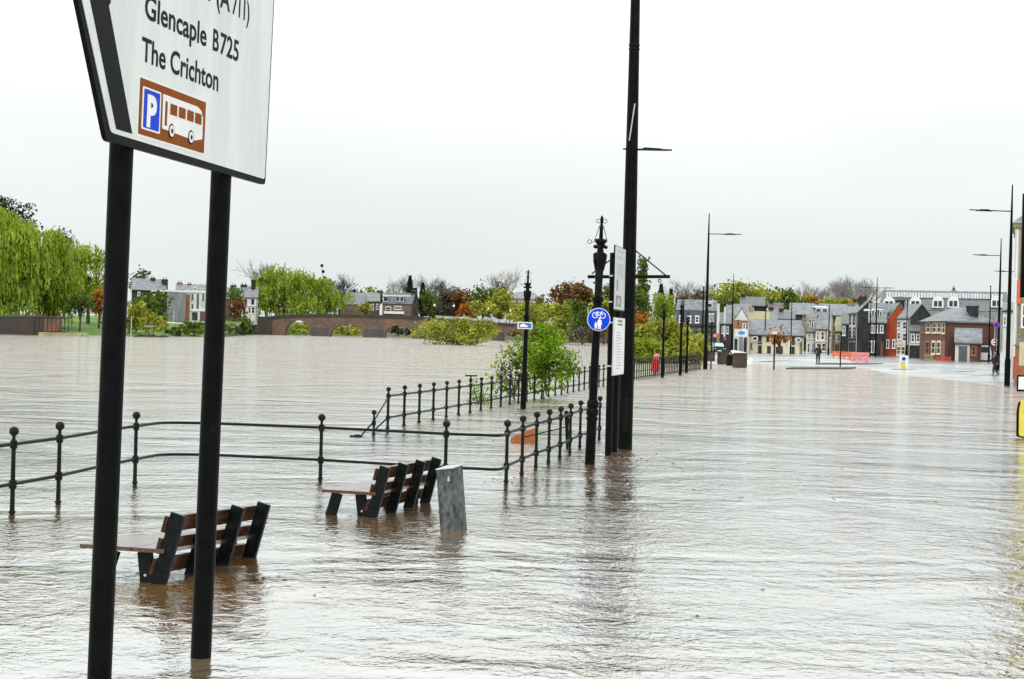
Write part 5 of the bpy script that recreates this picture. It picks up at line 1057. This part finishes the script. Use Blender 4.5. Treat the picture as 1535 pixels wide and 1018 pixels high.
building('hall', 'wide low hall with shallow grey roof behind the ornate lamp standard', 'building', (758, 500), (812, 500), depth=16, ye=448, yr=437.5, roof='hip', wall=BRICKO, roofm=SLATE, zb=3, wins=[(766, 449.5, 773, 453), (777, 449.5, 784, 453), (795, 449.5, 803, 453)])
building('hut', 'small orange-brown roofed hut among the trees right of the notice boards', 'hut', (948, 330), (990, 330), depth=6, ye=491, yr=484, roof='side', wall=BRICKO, roofm=SLATE, zb=.3, wins=[(966, 489, 972, 497)])
# floodlight mast
q = G(484, 620, 3); h = zat(484, 399, 620) - 3; t = thing('floodlight_mast', 'pale floodlight mast with dark lamps showing above the large willow', 'floodlight', q)
MB().tube([(.6, 0, 0), (0, 0, h * .7), (-1.0, 0, h)], [.3, .25, .15], 8).build('mast', STEELL, t)
for k in range(3): MB().box(-1.5 + k * .55, -.4 + k * .55, -.5, .2, h - .3 - k * 2.3, h + .7 - k * 2.3).build('floodlight', BLACK, t)

# ------------------------------------------------------------------ vegetation
def leaf_obj(name, C, A, B, mt, parent):
    """C centres, A and B half-axes (N x 3): one small leaf face each."""
    n = len(C); v = np.empty((n, 4, 3)); v[:, 0] = C - A * .9 - B; v[:, 1] = C + A - B * .8; v[:, 2] = C + A * .8 + B; v[:, 3] = C - A + B * .9
    me = bpy.data.meshes.new(name); me.vertices.add(n * 4); me.vertices.foreach_set('co', v.reshape(-1).astype(np.float32))
    me.loops.add(n * 4); me.loops.foreach_set('vertex_index', np.arange(n * 4, dtype=np.int32)); me.polygons.add(n)
    me.polygons.foreach_set('loop_start', np.arange(0, n * 4, 4, dtype=np.int32)); me.polygons.foreach_set('loop_total', np.full(n, 4, dtype=np.int32))
    me.update(calc_edges=True); me.validate(); me.materials.append(mt)
    o = bpy.data.objects.new(name, me); COL.objects.link(o); o.parent = parent; return o
def unit(rg, n):
    v = rg.normal(size=(n, 3)); return v / np.linalg.norm(v, axis=1, keepdims=True)
def branches(mb, p, d, length, r, depth, rg, spread=.55, upb=.15, seg=4, thin=.012):
    p = Vector(p); d = Vector(d).normalized(); pts = [p]; rr = [r]; q = p
    for k in range(3):
        d = (d + Vector(rg.normal(size=3)) * .12 + Vector((0, 0, upb * .3))).normalized(); q = q + d * length / 3; pts.append(q); rr.append(max(thin, r * (1 - .22 * (k + 1))))
    mb.tube(pts, rr, seg if depth > 1 else 3, cap=False)
    if depth <= 0: return
    nb = 3 if depth > 1 else 4
    for k in range(nb):
        t = .45 + .55 * (k + rg.random() * .6) / nb; base = pts[1].lerp(pts[3], min(1, max(0, (t - .33) / .67)))
        nd = (d + Vector(unit(rg, 1)[0]) * spread * 1.5 + Vector((0, 0, upb))).normalized()
        branches(mb, base, nd, length * (.62 + .2 * rg.random()), r * .55, depth - 1, rg, spread, upb, seg, thin)
    
def fit(C, Rx, z0, z1):
    a, b = np.percentile(C[:, 0], (1.0, 99.0)); C[:, 0] = (C[:, 0] - (a + b) / 2) * (2 * Rx / (b - a))
    a, b = np.percentile(C[:, 2], (1.0, 99.3)); C[:, 2] = z0 + (C[:, 2] - a) * ((z1 - z0) / (b - a)); return C
def tree(name, label, kind, x0, x1, yt, Y, mt, seed, zb=0.3, crown_y=None, dens=1.0, leaf=None, cat='tree', group='trees and bushes along the river', bark=BARK, lobes=None, depth_k=.8):
    rg = np.random.default_rng(seed); xc = (x0 + x1) / 2; base = G(xc, Y, zb); ht = zat(xc, yt, Y) - zb; w_ = (x1 - x0) * Y / F; s_ = F / Y
    t = thing(name, label, cat, base, 0, group)
    zc0 = zat(xc, crown_y, Y) - zb if crown_y else ht * .25
    lf = leaf or max(.13, 2.1 / s_)
    if kind == 'bare':
        mb = MB(); mb.tube([(0, 0, -.5), (0, 0, ht * .3)], [ht * .03, ht * .022], 7)
        for k in range(5): branches(mb, (0, 0, ht * (.2 + .03 * k)), (rg.normal() * .35 * w_ / ht * 2, rg.normal() * .3, 1), ht * .36, ht * .014, 4, rg, .5, .22, thin=.03)
        mb.build('branches', bark, t, fix=False); return t
    ch = ht - zc0; Rx, Ry, Rz = w_ / 2, w_ / 2 * depth_k, ch / 2; cz = zc0 + Rz
    tm = MB(); tr = max(.12, ht * .022) if cat == 'tree' else max(.025, ht * .008); tm.tube([(0, 0, -.6), (rg.normal() * .1, 0, zc0 * .6), (rg.normal() * .2, 0, cz)], [tr * 1.3, tr, tr * .6], 8)
    for k in range(6):
        th = rg.random() * 6.28; tm.tube([(0, 0, zc0 * .7 + .3 * k * Rz / 6), (Rx * .35 * math.cos(th), Ry * .35 * math.sin(th), zc0 + Rz * .7), (Rx * .65 * math.cos(th), Ry * .65 * math.sin(th), zc0 + Rz * (1 + .4 * rg.random()))], [tr * .6, tr * .4, tr * .15], 6)
    tm.build('trunk', bark, t)
    if kind == 'conifer':
        n = int(900 * dens); u = rg.random(n) ** .8; zz = zc0 + ch * (1 - u) ; th = rg.random(n) * 6.28; tier = .75 + .25 * np.sin(zz * 2.4 + rg.random() * 6)
        rad = u * Rx * tier * (rg.random(n) ** .4); C = np.stack([rad * np.cos(th), rad * np.sin(th), zz - rad * .25], 1)
        A = np.stack([np.cos(th), np.sin(th), -.45 + 0 * th], 1) * (lf * 1.3); B = unit(rg, n) * lf * .5
        leaf_obj('crown', C, A, B, mt, t); return t
    nl = lobes or int(16 + w_ * ch * .15); nl = min(nl, 90)
    # lobe centres inside the crown ellipsoid, pushed outward
    d = unit(rg, nl); rr = .3 + .5 * rg.random((nl, 1)) ** .6; LC = d * rr * np.array([Rx, Ry, Rz]) + np.array([0, 0, cz]); LC[:, 2] = np.maximum(LC[:, 2], zc0 + Rz * .15)
    LR = (.26 + .20 * rg.random(nl)) * min(Rx, Rz) * (1.25 if nl < 25 else 1.0)
    if Rx > 1.6 * Rz: nl = len(LR)
    area = w_ * ch; 
    if kind == 'willow':
        n = int(min(7000, area * s_ * s_ / 4.2) * dens)
        li = rg.integers(0, nl, n); u = unit(rg, n); u[:, 2] = np.abs(u[:, 2]) * .9 + .05
        S = LC[li] + u * (LR[li] * (.75 + .3 * rg.random(n)))[:, None] * np.array([1.15, 1.0, .8])
        drop = (.5 + 1.3 * rg.random(n) ** 1.6) * max(.35, ch * .05)
        Cs, As, Bs = [], [], []
        for k in range(3):
            off = np.zeros((n, 3)); off[:, 2] = -drop * (k + .3) ; off[:, :2] = u[:, :2] * (drop * .12 * (k + .5))[:, None]
            C = S + off + rg.normal(size=(n, 3)) * lf * .3; C[:, 2] = np.maximum(C[:, 2], zc0 * .4 + .2)
            th = rg.random(n) * 6.28; A = np.stack([np.cos(th), np.sin(th), .3 * rg.normal(size=n)], 1) * (lf * (.34 + .26 * rg.random(n)))[:, None]
            B = np.stack([u[:, 0] * .15, u[:, 1] * .15, -np.ones(n)], 1) * (drop * .42)[:, None] + rg.normal(size=(n, 3)) * lf * .26
            Cs.append(C); As.append(A); Bs.append(B)
        CC = fit(np.concatenate(Cs), Rx, zc0, ht)
        leaf_obj('crown', CC, np.concatenate(As), np.concatenate(Bs), mt, t); return t
    n = int(min(7500, area * s_ * s_ / 1.9) * dens)
    li = rg.integers(0, nl, n); u = unit(rg, n); r_ = (.35 + .7 * rg.random(n) ** .6)
    C = LC[li] + u * (LR[li] * r_)[:, None]
    k = rg.random(n) < .13; C[k] += rg.normal(size=(k.sum(), 3)) * lf * 1.8
    C = fit(C, Rx, zc0, ht)
    nn = u * .7 + unit(rg, n) * .8 + np.array([0, 0, .35]); nn /= np.linalg.norm(nn, axis=1, keepdims=True)
    h = unit(rg, n); A = np.cross(nn, h); A /= np.linalg.norm(A, axis=1, keepdims=True) + 1e-6; B = np.cross(nn, A)
    sz = lf * (.5 + .7 * rg.random((n, 1)))
    if kind == 'spiky': A, B = A * sz * 1.6 + np.array([0, 0, .25 * lf]), B * sz * .4
    else: A, B = A * sz, B * sz * .75
    leaf_obj('crown', C, A, B, mt, t); return t

# big willows on the left bank
tree('dark_tree', 'dark broadleaf tree top rising behind the tallest willow at the left edge', 'leafy', -40, 48, 298, 300, L_DARK, 1, 1.5, 400, dens=1.1)
tree('willow_tree', 'largest weeping willow at the left edge, hanging over the dark river wall', 'willow', -50, 62, 320, 255, L_WILLOW, 2, .8, 474, dens=1.3, lobes=40)
tree('willow_tree', 'weeping willow between the largest willow and the left post of the big sign', 'willow', 28, 118, 350, 262, L_WILLOW, 3, .8, 474, dens=1.2, lobes=32)
tree('willow_tree', 'lower willow behind the left post of the big sign, above the lawn', 'willow', 92, 172, 372, 285, L_WILLOW, 4, 1.2, 455, dens=1.1, lobes=26)
tree('dark_tree', 'dark tree peeping over the willows beside the left sign post', 'leafy', 60, 110, 345, 330, L_DARK, 5, 1.5, 400, dens=.7)
tree('small_tree', 'small leaning tree with a bare trunk on the bright lawn', 'leafy', 98, 140, 436, 258, L_GREEN, 6, .6, 472, dens=1.0)
tree('small_tree', 'orange autumn tree beside the left post of the big sign', 'leafy', 130, 166, 432, 275, L_ORANGE, 7, .9, 475, dens=1.0)
tree('round_tree', 'pale rounded tree top above the slate roofs right of the left sign post', 'leafy', 192, 224, 404, 420, L_GREY, 8, 3, 440, dens=.8)
tree('bush', 'bright yellow-green bush at the water between the sign posts', 'leafy', 186, 222, 452, 268, L_YG, 9, .4, 499, dens=1.2, cat='bush')
tree('small_tree', 'green and rusty tree left of the plain grey block', 'leafy', 200, 236, 440, 285, L_GREEN, 10, .9, 480, dens=1.0)
tree('small_tree', 'dark green tree against the grey block side', 'leafy', 222, 254, 437, 292, L_GREEN, 11, 1, 485, dens=.9)
tree('bush', 'low yellow-green bush beside the dark driftwood', 'leafy', 210, 250, 470, 262, L_YG, 12, .3, 499, dens=1.1, cat='bush')
tree('bush', 'low green shrub on the grass in front of the pale flats', 'leafy', 276, 304, 481, 290, L_GREEN, 13, .8, 495, dens=1.0, cat='bush')
tree('rust_tree', 'rusty bare-branched tree in front of the white house, right of the right sign post', 'leafy', 340, 366, 447, 380, L_RUST, 14, 2.2, 480, dens=.7)
tree('small_tree', 'green ivy-like tree on the pinkish stone house', 'leafy', 340, 364, 432, 384, L_GREEN, 15, 2.4, 460, dens=.9)
tree('bush', 'low strip of green scrub at the water under the bridge wall', 'leafy', 345, 385, 488, 418, L_GREEN, 16, 0, 499, dens=1.0, cat='bush')
for i, (x0, x1, yt, Y, mt_, lb) in enumerate(((244, 284, 487, 286, L_GREEN, 'dark green scrub at the waterline in front of the grey block'), (278, 318, 489, 292, L_YG, 'olive scrub at the waterline in front of the pale flats'), (318, 350, 484, 318, L_GREEN, 'dark scrub at the waterline by the right sign post'),
                            (426, 466, 483, 452, L_WILLOW, 'green growth seen through the left visible bridge arch'), (492, 546, 486, 452, L_YG, 'yellow-green growth seen through the middle bridge arch'), (574, 620, 489, 452, L_DARK, 'dark growth seen through the arch below the dormered house'), (754, 790, 494, 446, L_RUST, 'brownish growth seen through the arch by the ornate lamp standard'))):
    tree('bush', lb, 'leafy', x0, x1, yt, Y, mt_, 120 + i, 0, 503, dens=1.0, cat='bush')
# willows behind the bridge
tree('willow_tree', 'large rounded willow behind the left half of the bridge', 'willow', 380, 468, 403, 480, L_WILLOW, 17, 3, 476, dens=1.5, lobes=40)
tree('willow_tree', 'willow right of the large rounded one, under the floodlight mast', 'willow', 448, 522, 419, 486, L_WILLOW, 18, 3, 476, dens=1.4, lobes=34)
tree('willow_tree', 'short willow filling the gap low behind the bridge crown', 'willow', 432, 482, 442, 474, L_WILLOW, 19, 3, 477, dens=1.2, lobes=20)
tree('bare_tree', 'bare tree top sticking out over the large willow', 'bare', 386, 412, 400, 500, BARKG, 20, 3, bark=BARK)
tree('bare_tree', 'bare dark tree top right of the floodlight mast', 'bare', 495, 520, 420, 500, BARKG, 21, 3, bark=BARK)
for i, (x0, x1, yt) in enumerate(((522, 536, 432), (536, 544, 432), (548, 566, 431))):
    tree('small_tree', ('dark round tree behind the stone house roof, leftmost of three', 'narrow dark tree behind the stone house roof', 'pale thin tree behind the gable between the two bridge houses')[i], 'leafy', x0, x1, yt, 540, (L_DARK, L_DARK, L_YG)[i], 30 + i, 4, 455, dens=1)
tree('bush', 'yellowish bush in front of the brown stone house', 'leafy', 538, 556, 452, 494, L_YG, 34, 3.5, 470, dens=1, cat='bush')
tree('pale_tree', 'pale yellow tree line over the dormered house roof', 'leafy', 568, 598, 431, 560, L_YG, 35, 4, 460, dens=.5)
tree('conifer', 'tall dark conifer rising over the dormered house chimney', 'conifer', 603, 623, 414, 540, L_DARK, 36, 4, 450, dens=1.2)
tree('conifer', 'second dark conifer, narrower, right of the tall one', 'conifer', 624, 640, 424, 530, L_DARK, 37, 4, 462, dens=1.2)
tree('bare_tree', 'bare tree left of the tall conifer', 'bare', 588, 608, 420, 545, BARKG, 38, 4, bark=BARKG)
tree('bare_tree', 'bare tree behind the light green tree and conifers', 'bare', 636, 664, 418, 540, BARKG, 39, 4, bark=BARK)
tree('light_tree', 'pointed light green tree beside the dormered house', 'leafy', 632, 656, 436, 505, L_GREEN, 40, 3.5, 474, dens=1.2)
tree('dark_tree', 'dark leafless-looking tree mass left of the red bush', 'leafy', 650, 690, 434, 515, L_GREY, 41, 3.5, 476, dens=1)
tree('bare_tree', 'bare tree above the dark tree mass', 'bare', 650, 700, 427, 520, BARKG, 42, 3, bark=BARK)
tree('rust_tree', 'rusty red tree behind the pale bridge railing', 'leafy', 676, 706, 432, 512, L_RUST, 43, 3.5, 474, dens=1)
tree('bush', 'orange-red low bush behind the pale bridge railing', 'leafy', 684, 712, 455, 490, L_ORANGE, 44, 3.3, 476, dens=1, cat='bush')
tree('green_tree', 'mid green tree behind the pale bridge railing', 'leafy', 704, 742, 428, 505, L_GREEN, 45, 3.5, 472, dens=1.1)
tree('yellow_tree', 'yellow-green birch-like tree left of the wide hall', 'leafy', 728, 768, 433, 495, L_YG, 46, 3.5, 474, dens=1.2)
tree('bush', 'bright green bush low behind the globe lamps', 'leafy', 706, 742, 452, 480, L_YG, 47, 3.2, 474, dens=1.1, cat='bush')
tree('bare_tree', 'tall bare tree behind the yellow-green birch-like tree', 'bare', 738, 768, 412, 540, BARKG, 48, 4, bark=BARKG)
tree('rust_tree', 'big rounded rusty brown tree left of the round blue cycle sign', 'leafy', 816, 892, 424, 440, L_RUST, 49, 1.5, 474, dens=1.4, lobes=34)
tree('yellow_tree', 'yellow-green bush mass behind the right end of the bridge', 'leafy', 762, 832, 454, 410, L_YG, 50, .5, 492, dens=1.2)
tree('yellow_tree', 'olive yellow tree in front of the rusty brown tree', 'leafy', 815, 872, 456, 385, L_YG, 51, .5, 500, dens=1.2)
tree('green_tree', 'grey-green tree just left of the round blue cycle sign', 'leafy', 848, 898, 450, 360, L_GREEN, 52, .5, 506, dens=1.1)
tree('bush', 'low dark scrub along the right river bank', 'leafy', 846, 905, 490, 330, L_GREY, 53, 0, 512, dens=1.0, cat='bush')
tree('small_tree', 'yellow autumn tree glimpsed between the cycle sign post and the notice boards', 'leafy', 884, 926, 447, 380, L_YG, 54, .6, 500, dens=1)
tree('green_tree', 'green tree top left of the notice boards', 'leafy', 888, 934, 424, 420, L_GREEN, 55, .6, 480, dens=.8)
tree('poplar', 'tall narrow poplar just right of the tall lighting column', 'leafy', 950, 970, 389, 330, L_GREEN, 56, .6, 492, dens=1.8, lobes=70)
tree('green_tree', 'dark green tree at the foot of the poplar', 'leafy', 944, 976, 435, 318, L_GREEN, 57, .6, 490, dens=1)
tree('bush', 'orange bush under the poplar beside the white square board', 'leafy', 948, 974, 468, 300, L_ORANGE, 58, .5, 500, dens=1, cat='bush')
tree('conifer', 'dark conifer right of the poplar', 'conifer', 979, 999, 426, 400, L_DARK, 59, 1, 470, dens=1)
tree('conifer', 'smaller dark conifer right of the poplar, beside the bare trees', 'conifer', 997, 1011, 434, 405, L_DARK, 60, 1, 470, dens=1)
tree('willow_tree', 'yellowish willow between the poplar and the dark slated building', 'willow', 972, 1014, 440, 320, L_WILLOW, 61, .6, 492, dens=1.2, lobes=20)
tree('bush', 'large round yellow-green willow bush behind the bar railing', 'spiky', 938, 1052, 483, 137, L_YG, 62, 0, 545, dens=2.6, lobes=60, leaf=.16, cat='bush', depth_k=.6)
tree('bush', 'lower green spread of bush left of the large round one, by the red lifebuoy holder', 'spiky', 936, 996, 508, 132, L_WILLOW, 63, 0, 546, dens=1.6, lobes=30, leaf=.15, cat='bush')
# flooded shrubs
tree('island_shrub', 'broad yellow-green shrub standing flooded in mid river before the bridge', 'leafy', 624, 742, 477, 262, L_YG, 164, 0, 519, dens=1.5, lobes=90, leaf=.2, cat='bush', depth_k=.5)
tree('river_shrub', 'bright green shrub growing through the promenade railing behind the ornate lamp', 'leafy', 776, 862, 488, 54, L_BRIGHT, 65, -.1, 585, dens=.95, lobes=44, leaf=.047, cat='bush')
tree('river_shrub', 'loose olive left side of the flooded shrubs by the ornate lamp', 'leafy', 738, 800, 512, 52.5, L_OLIVE, 66, -.1, 596, dens=.5, lobes=30, leaf=.04, cat='bush')
tree('river_shrub', 'small sparse shrub poking through the railing left of the bright green one', 'leafy', 700, 740, 558, 49, L_BRIGHT, 67, -.1, 614, dens=.3, lobes=16, leaf=.036, cat='bush')
# trees behind the town
tree('bare_tree', 'bare pale trees behind the dark slated building, left one', 'bare', 1006, 1040, 429, 420, BARKG, 70, 3, bark=BARKG)
tree('bare_tree', 'bare pale trees behind the dark slated building, right one', 'bare', 1030, 1068, 430, 425, BARKG, 71, 3, bark=BARKG)
tree('green_tree', 'large rounded green tree crown above the parked car street', 'leafy', 1062, 1142, 423, 390, L_YG, 72, 2, 474, dens=1.5, lobes=40)
tree('green_tree', 'yellow-green tree on the slope right of the large rounded crown', 'leafy', 1120, 1168, 432, 420, L_YG, 73, 4, 466, dens=1.3)
tree('green_tree', 'darker green tree above the middle of the pub roof', 'leafy', 1150, 1192, 431, 430, L_GREEN, 74, 4, 466, dens=1.2)
tree('yellow_tree', 'yellow autumn tree above the right end of the pub', 'leafy', 1180, 1218, 440, 440, L_YG, 75, 5, 465, dens=1.1)
tree('rust_tree', 'orange autumn trees over the long slate roof, left one', 'leafy', 1206, 1246, 444, 440, L_ORANGE, 76, 5, 466, dens=1)
tree('yellow_tree', 'yellow-brown trees over the long slate roof, right one', 'leafy', 1236, 1286, 446, 440, L_YG, 77, 5, 466, dens=1)
for i, (x0, x1, yt) in enumerate(((1192, 1222, 433), (1216, 1246, 431), (1240, 1268, 427), (1254, 1274, 420), (1274, 1298, 422), (1284, 1306, 428))):
    tree('bare_tree', ('bare grey tree behind the pub right end', 'bare grey tree behind the long slate roof, left of the spire', 'bare grey tree closest to the left side of the spire group', 'tall bare tree touching the church spire', 'tall bare tree right of the church spire', 'bare tree behind the chimney of the dark gable house')[i], 'bare', x0, x1, yt, 460 + 6 * i, BARKG, 80 + i, 6, bark=BARKG)
tree('street_tree', 'young street tree with orange crown in front of the cream pub', 'leafy', 1150, 1186, 490, 224, L_ORANGE, 90, .15, 518, dens=.45, lobes=14)

for i, (nm, lb, kd, x0, x1, yt, Y, mt_, cy) in enumerate((
    ('dark_tree', 'dark tree filling the gap behind the light green pointed tree', 'leafy', 640, 668, 446, 530, L_DARK, 476), ('dark_tree', 'dull brown tree behind the rusty red tree', 'leafy', 664, 700, 438, 540, L_RUST, 476),
    ('green_tree', 'dull green tree behind the globe lamps', 'leafy', 694, 726, 440, 545, L_GREEN, 476), ('pale_tree', 'pale thin-leaved tree left of the wide hall', 'leafy', 736, 764, 424, 530, L_GREY, 476),
    ('green_tree', 'olive tree in front of the wide hall', 'leafy', 770, 806, 453, 470, L_YG, 480), ('green_tree', 'dull green tree right of the wide hall', 'leafy', 800, 826, 444, 470, L_GREEN, 478),
    ('conifer', 'dark slender conifer between the two bridge conifers', 'conifer', 614, 628, 432, 545, L_DARK, 465), ('dark_tree', 'dark tree low between the dormered house and the conifers', 'leafy', 618, 644, 446, 522, L_DARK, 475),
    ('yellow_tree', 'yellow-brown tree low behind the long slate roof chimney', 'leafy', 1218, 1256, 449, 430, L_YG, 468), ('rust_tree', 'rust-brown tree behind the dark gable house chimney', 'leafy', 1272, 1302, 446, 450, L_RUST, 468),
    ('green_tree', 'green tree behind the houses above the parked car', 'leafy', 1066, 1110, 440, 370, L_GREEN, 476), ('pale_tree', 'pale grey tree above the dark slated building', 'leafy', 1012, 1062, 436, 400, L_GREY, 470))):
    tree(nm, lb, kd, x0, x1, yt, Y, mt_, 200 + i, 3.0 if Y > 450 and x0 < 900 else 1.5, cy, dens=.9)
rg = np.random.default_rng(5); P_ = []
for px, py, sx_, sy_, n in ((930, 690, .55, .9, 90), (888, 703, .3, .5, 30), (770, 722, .5, .7, 30), (330, 872, .5, .4, 26), (560, 785, .6, .4, 18), (680, 800, .3, .25, 10), (620, 655, 2.5, 2, 40), (1200, 760, 6, 6, 26), (1000, 700, 2, 3, 30), (860, 610, 1.5, 4, 30)):
    c = at(px, py); P_.append(np.stack([c.x + rg.normal(size=n) * sx_, c.y + rg.normal(size=n) * sy_, .004 + .006 * rg.random(n)], 1))
P_ = np.concatenate(P_); n = len(P_); th = rg.random(n) * 6.28; sz = .014 + .018 * rg.random(n)
A = np.stack([np.cos(th), np.sin(th), .15 * rg.normal(size=n)], 1) * sz[:, None]; B = np.stack([-np.sin(th), np.cos(th), .15 * rg.normal(size=n)], 1) * sz[:, None] * .6
o = leaf_obj('floating_leaves', P_, A, B, L_ORANGE, None); o.data.materials[0] = L_RUST; tag(o, 'scattered brown and orange leaves floating on the flood water', 'leaves', kind='stuff')

tree('dark_tree', 'dark evergreen just beyond the right edge whose reflection breaks up in the water', 'leafy', 1552, 1760, 40, 42, L_DARK, 300, -.2, 520, dens=.5, lobes=50, leaf=.16)

tree('bush', 'green scrub on the end of the grass bank beside the dark bridge wall', 'leafy', 333, 376, 474, 372, L_GREEN, 310, .5, 499, dens=1.2, cat='bush')
tree('bush', 'low dull scrub along the waterline under the pinkish house', 'leafy', 318, 360, 486, 345, L_GREY, 311, 0, 500, dens=1.2, cat='bush')
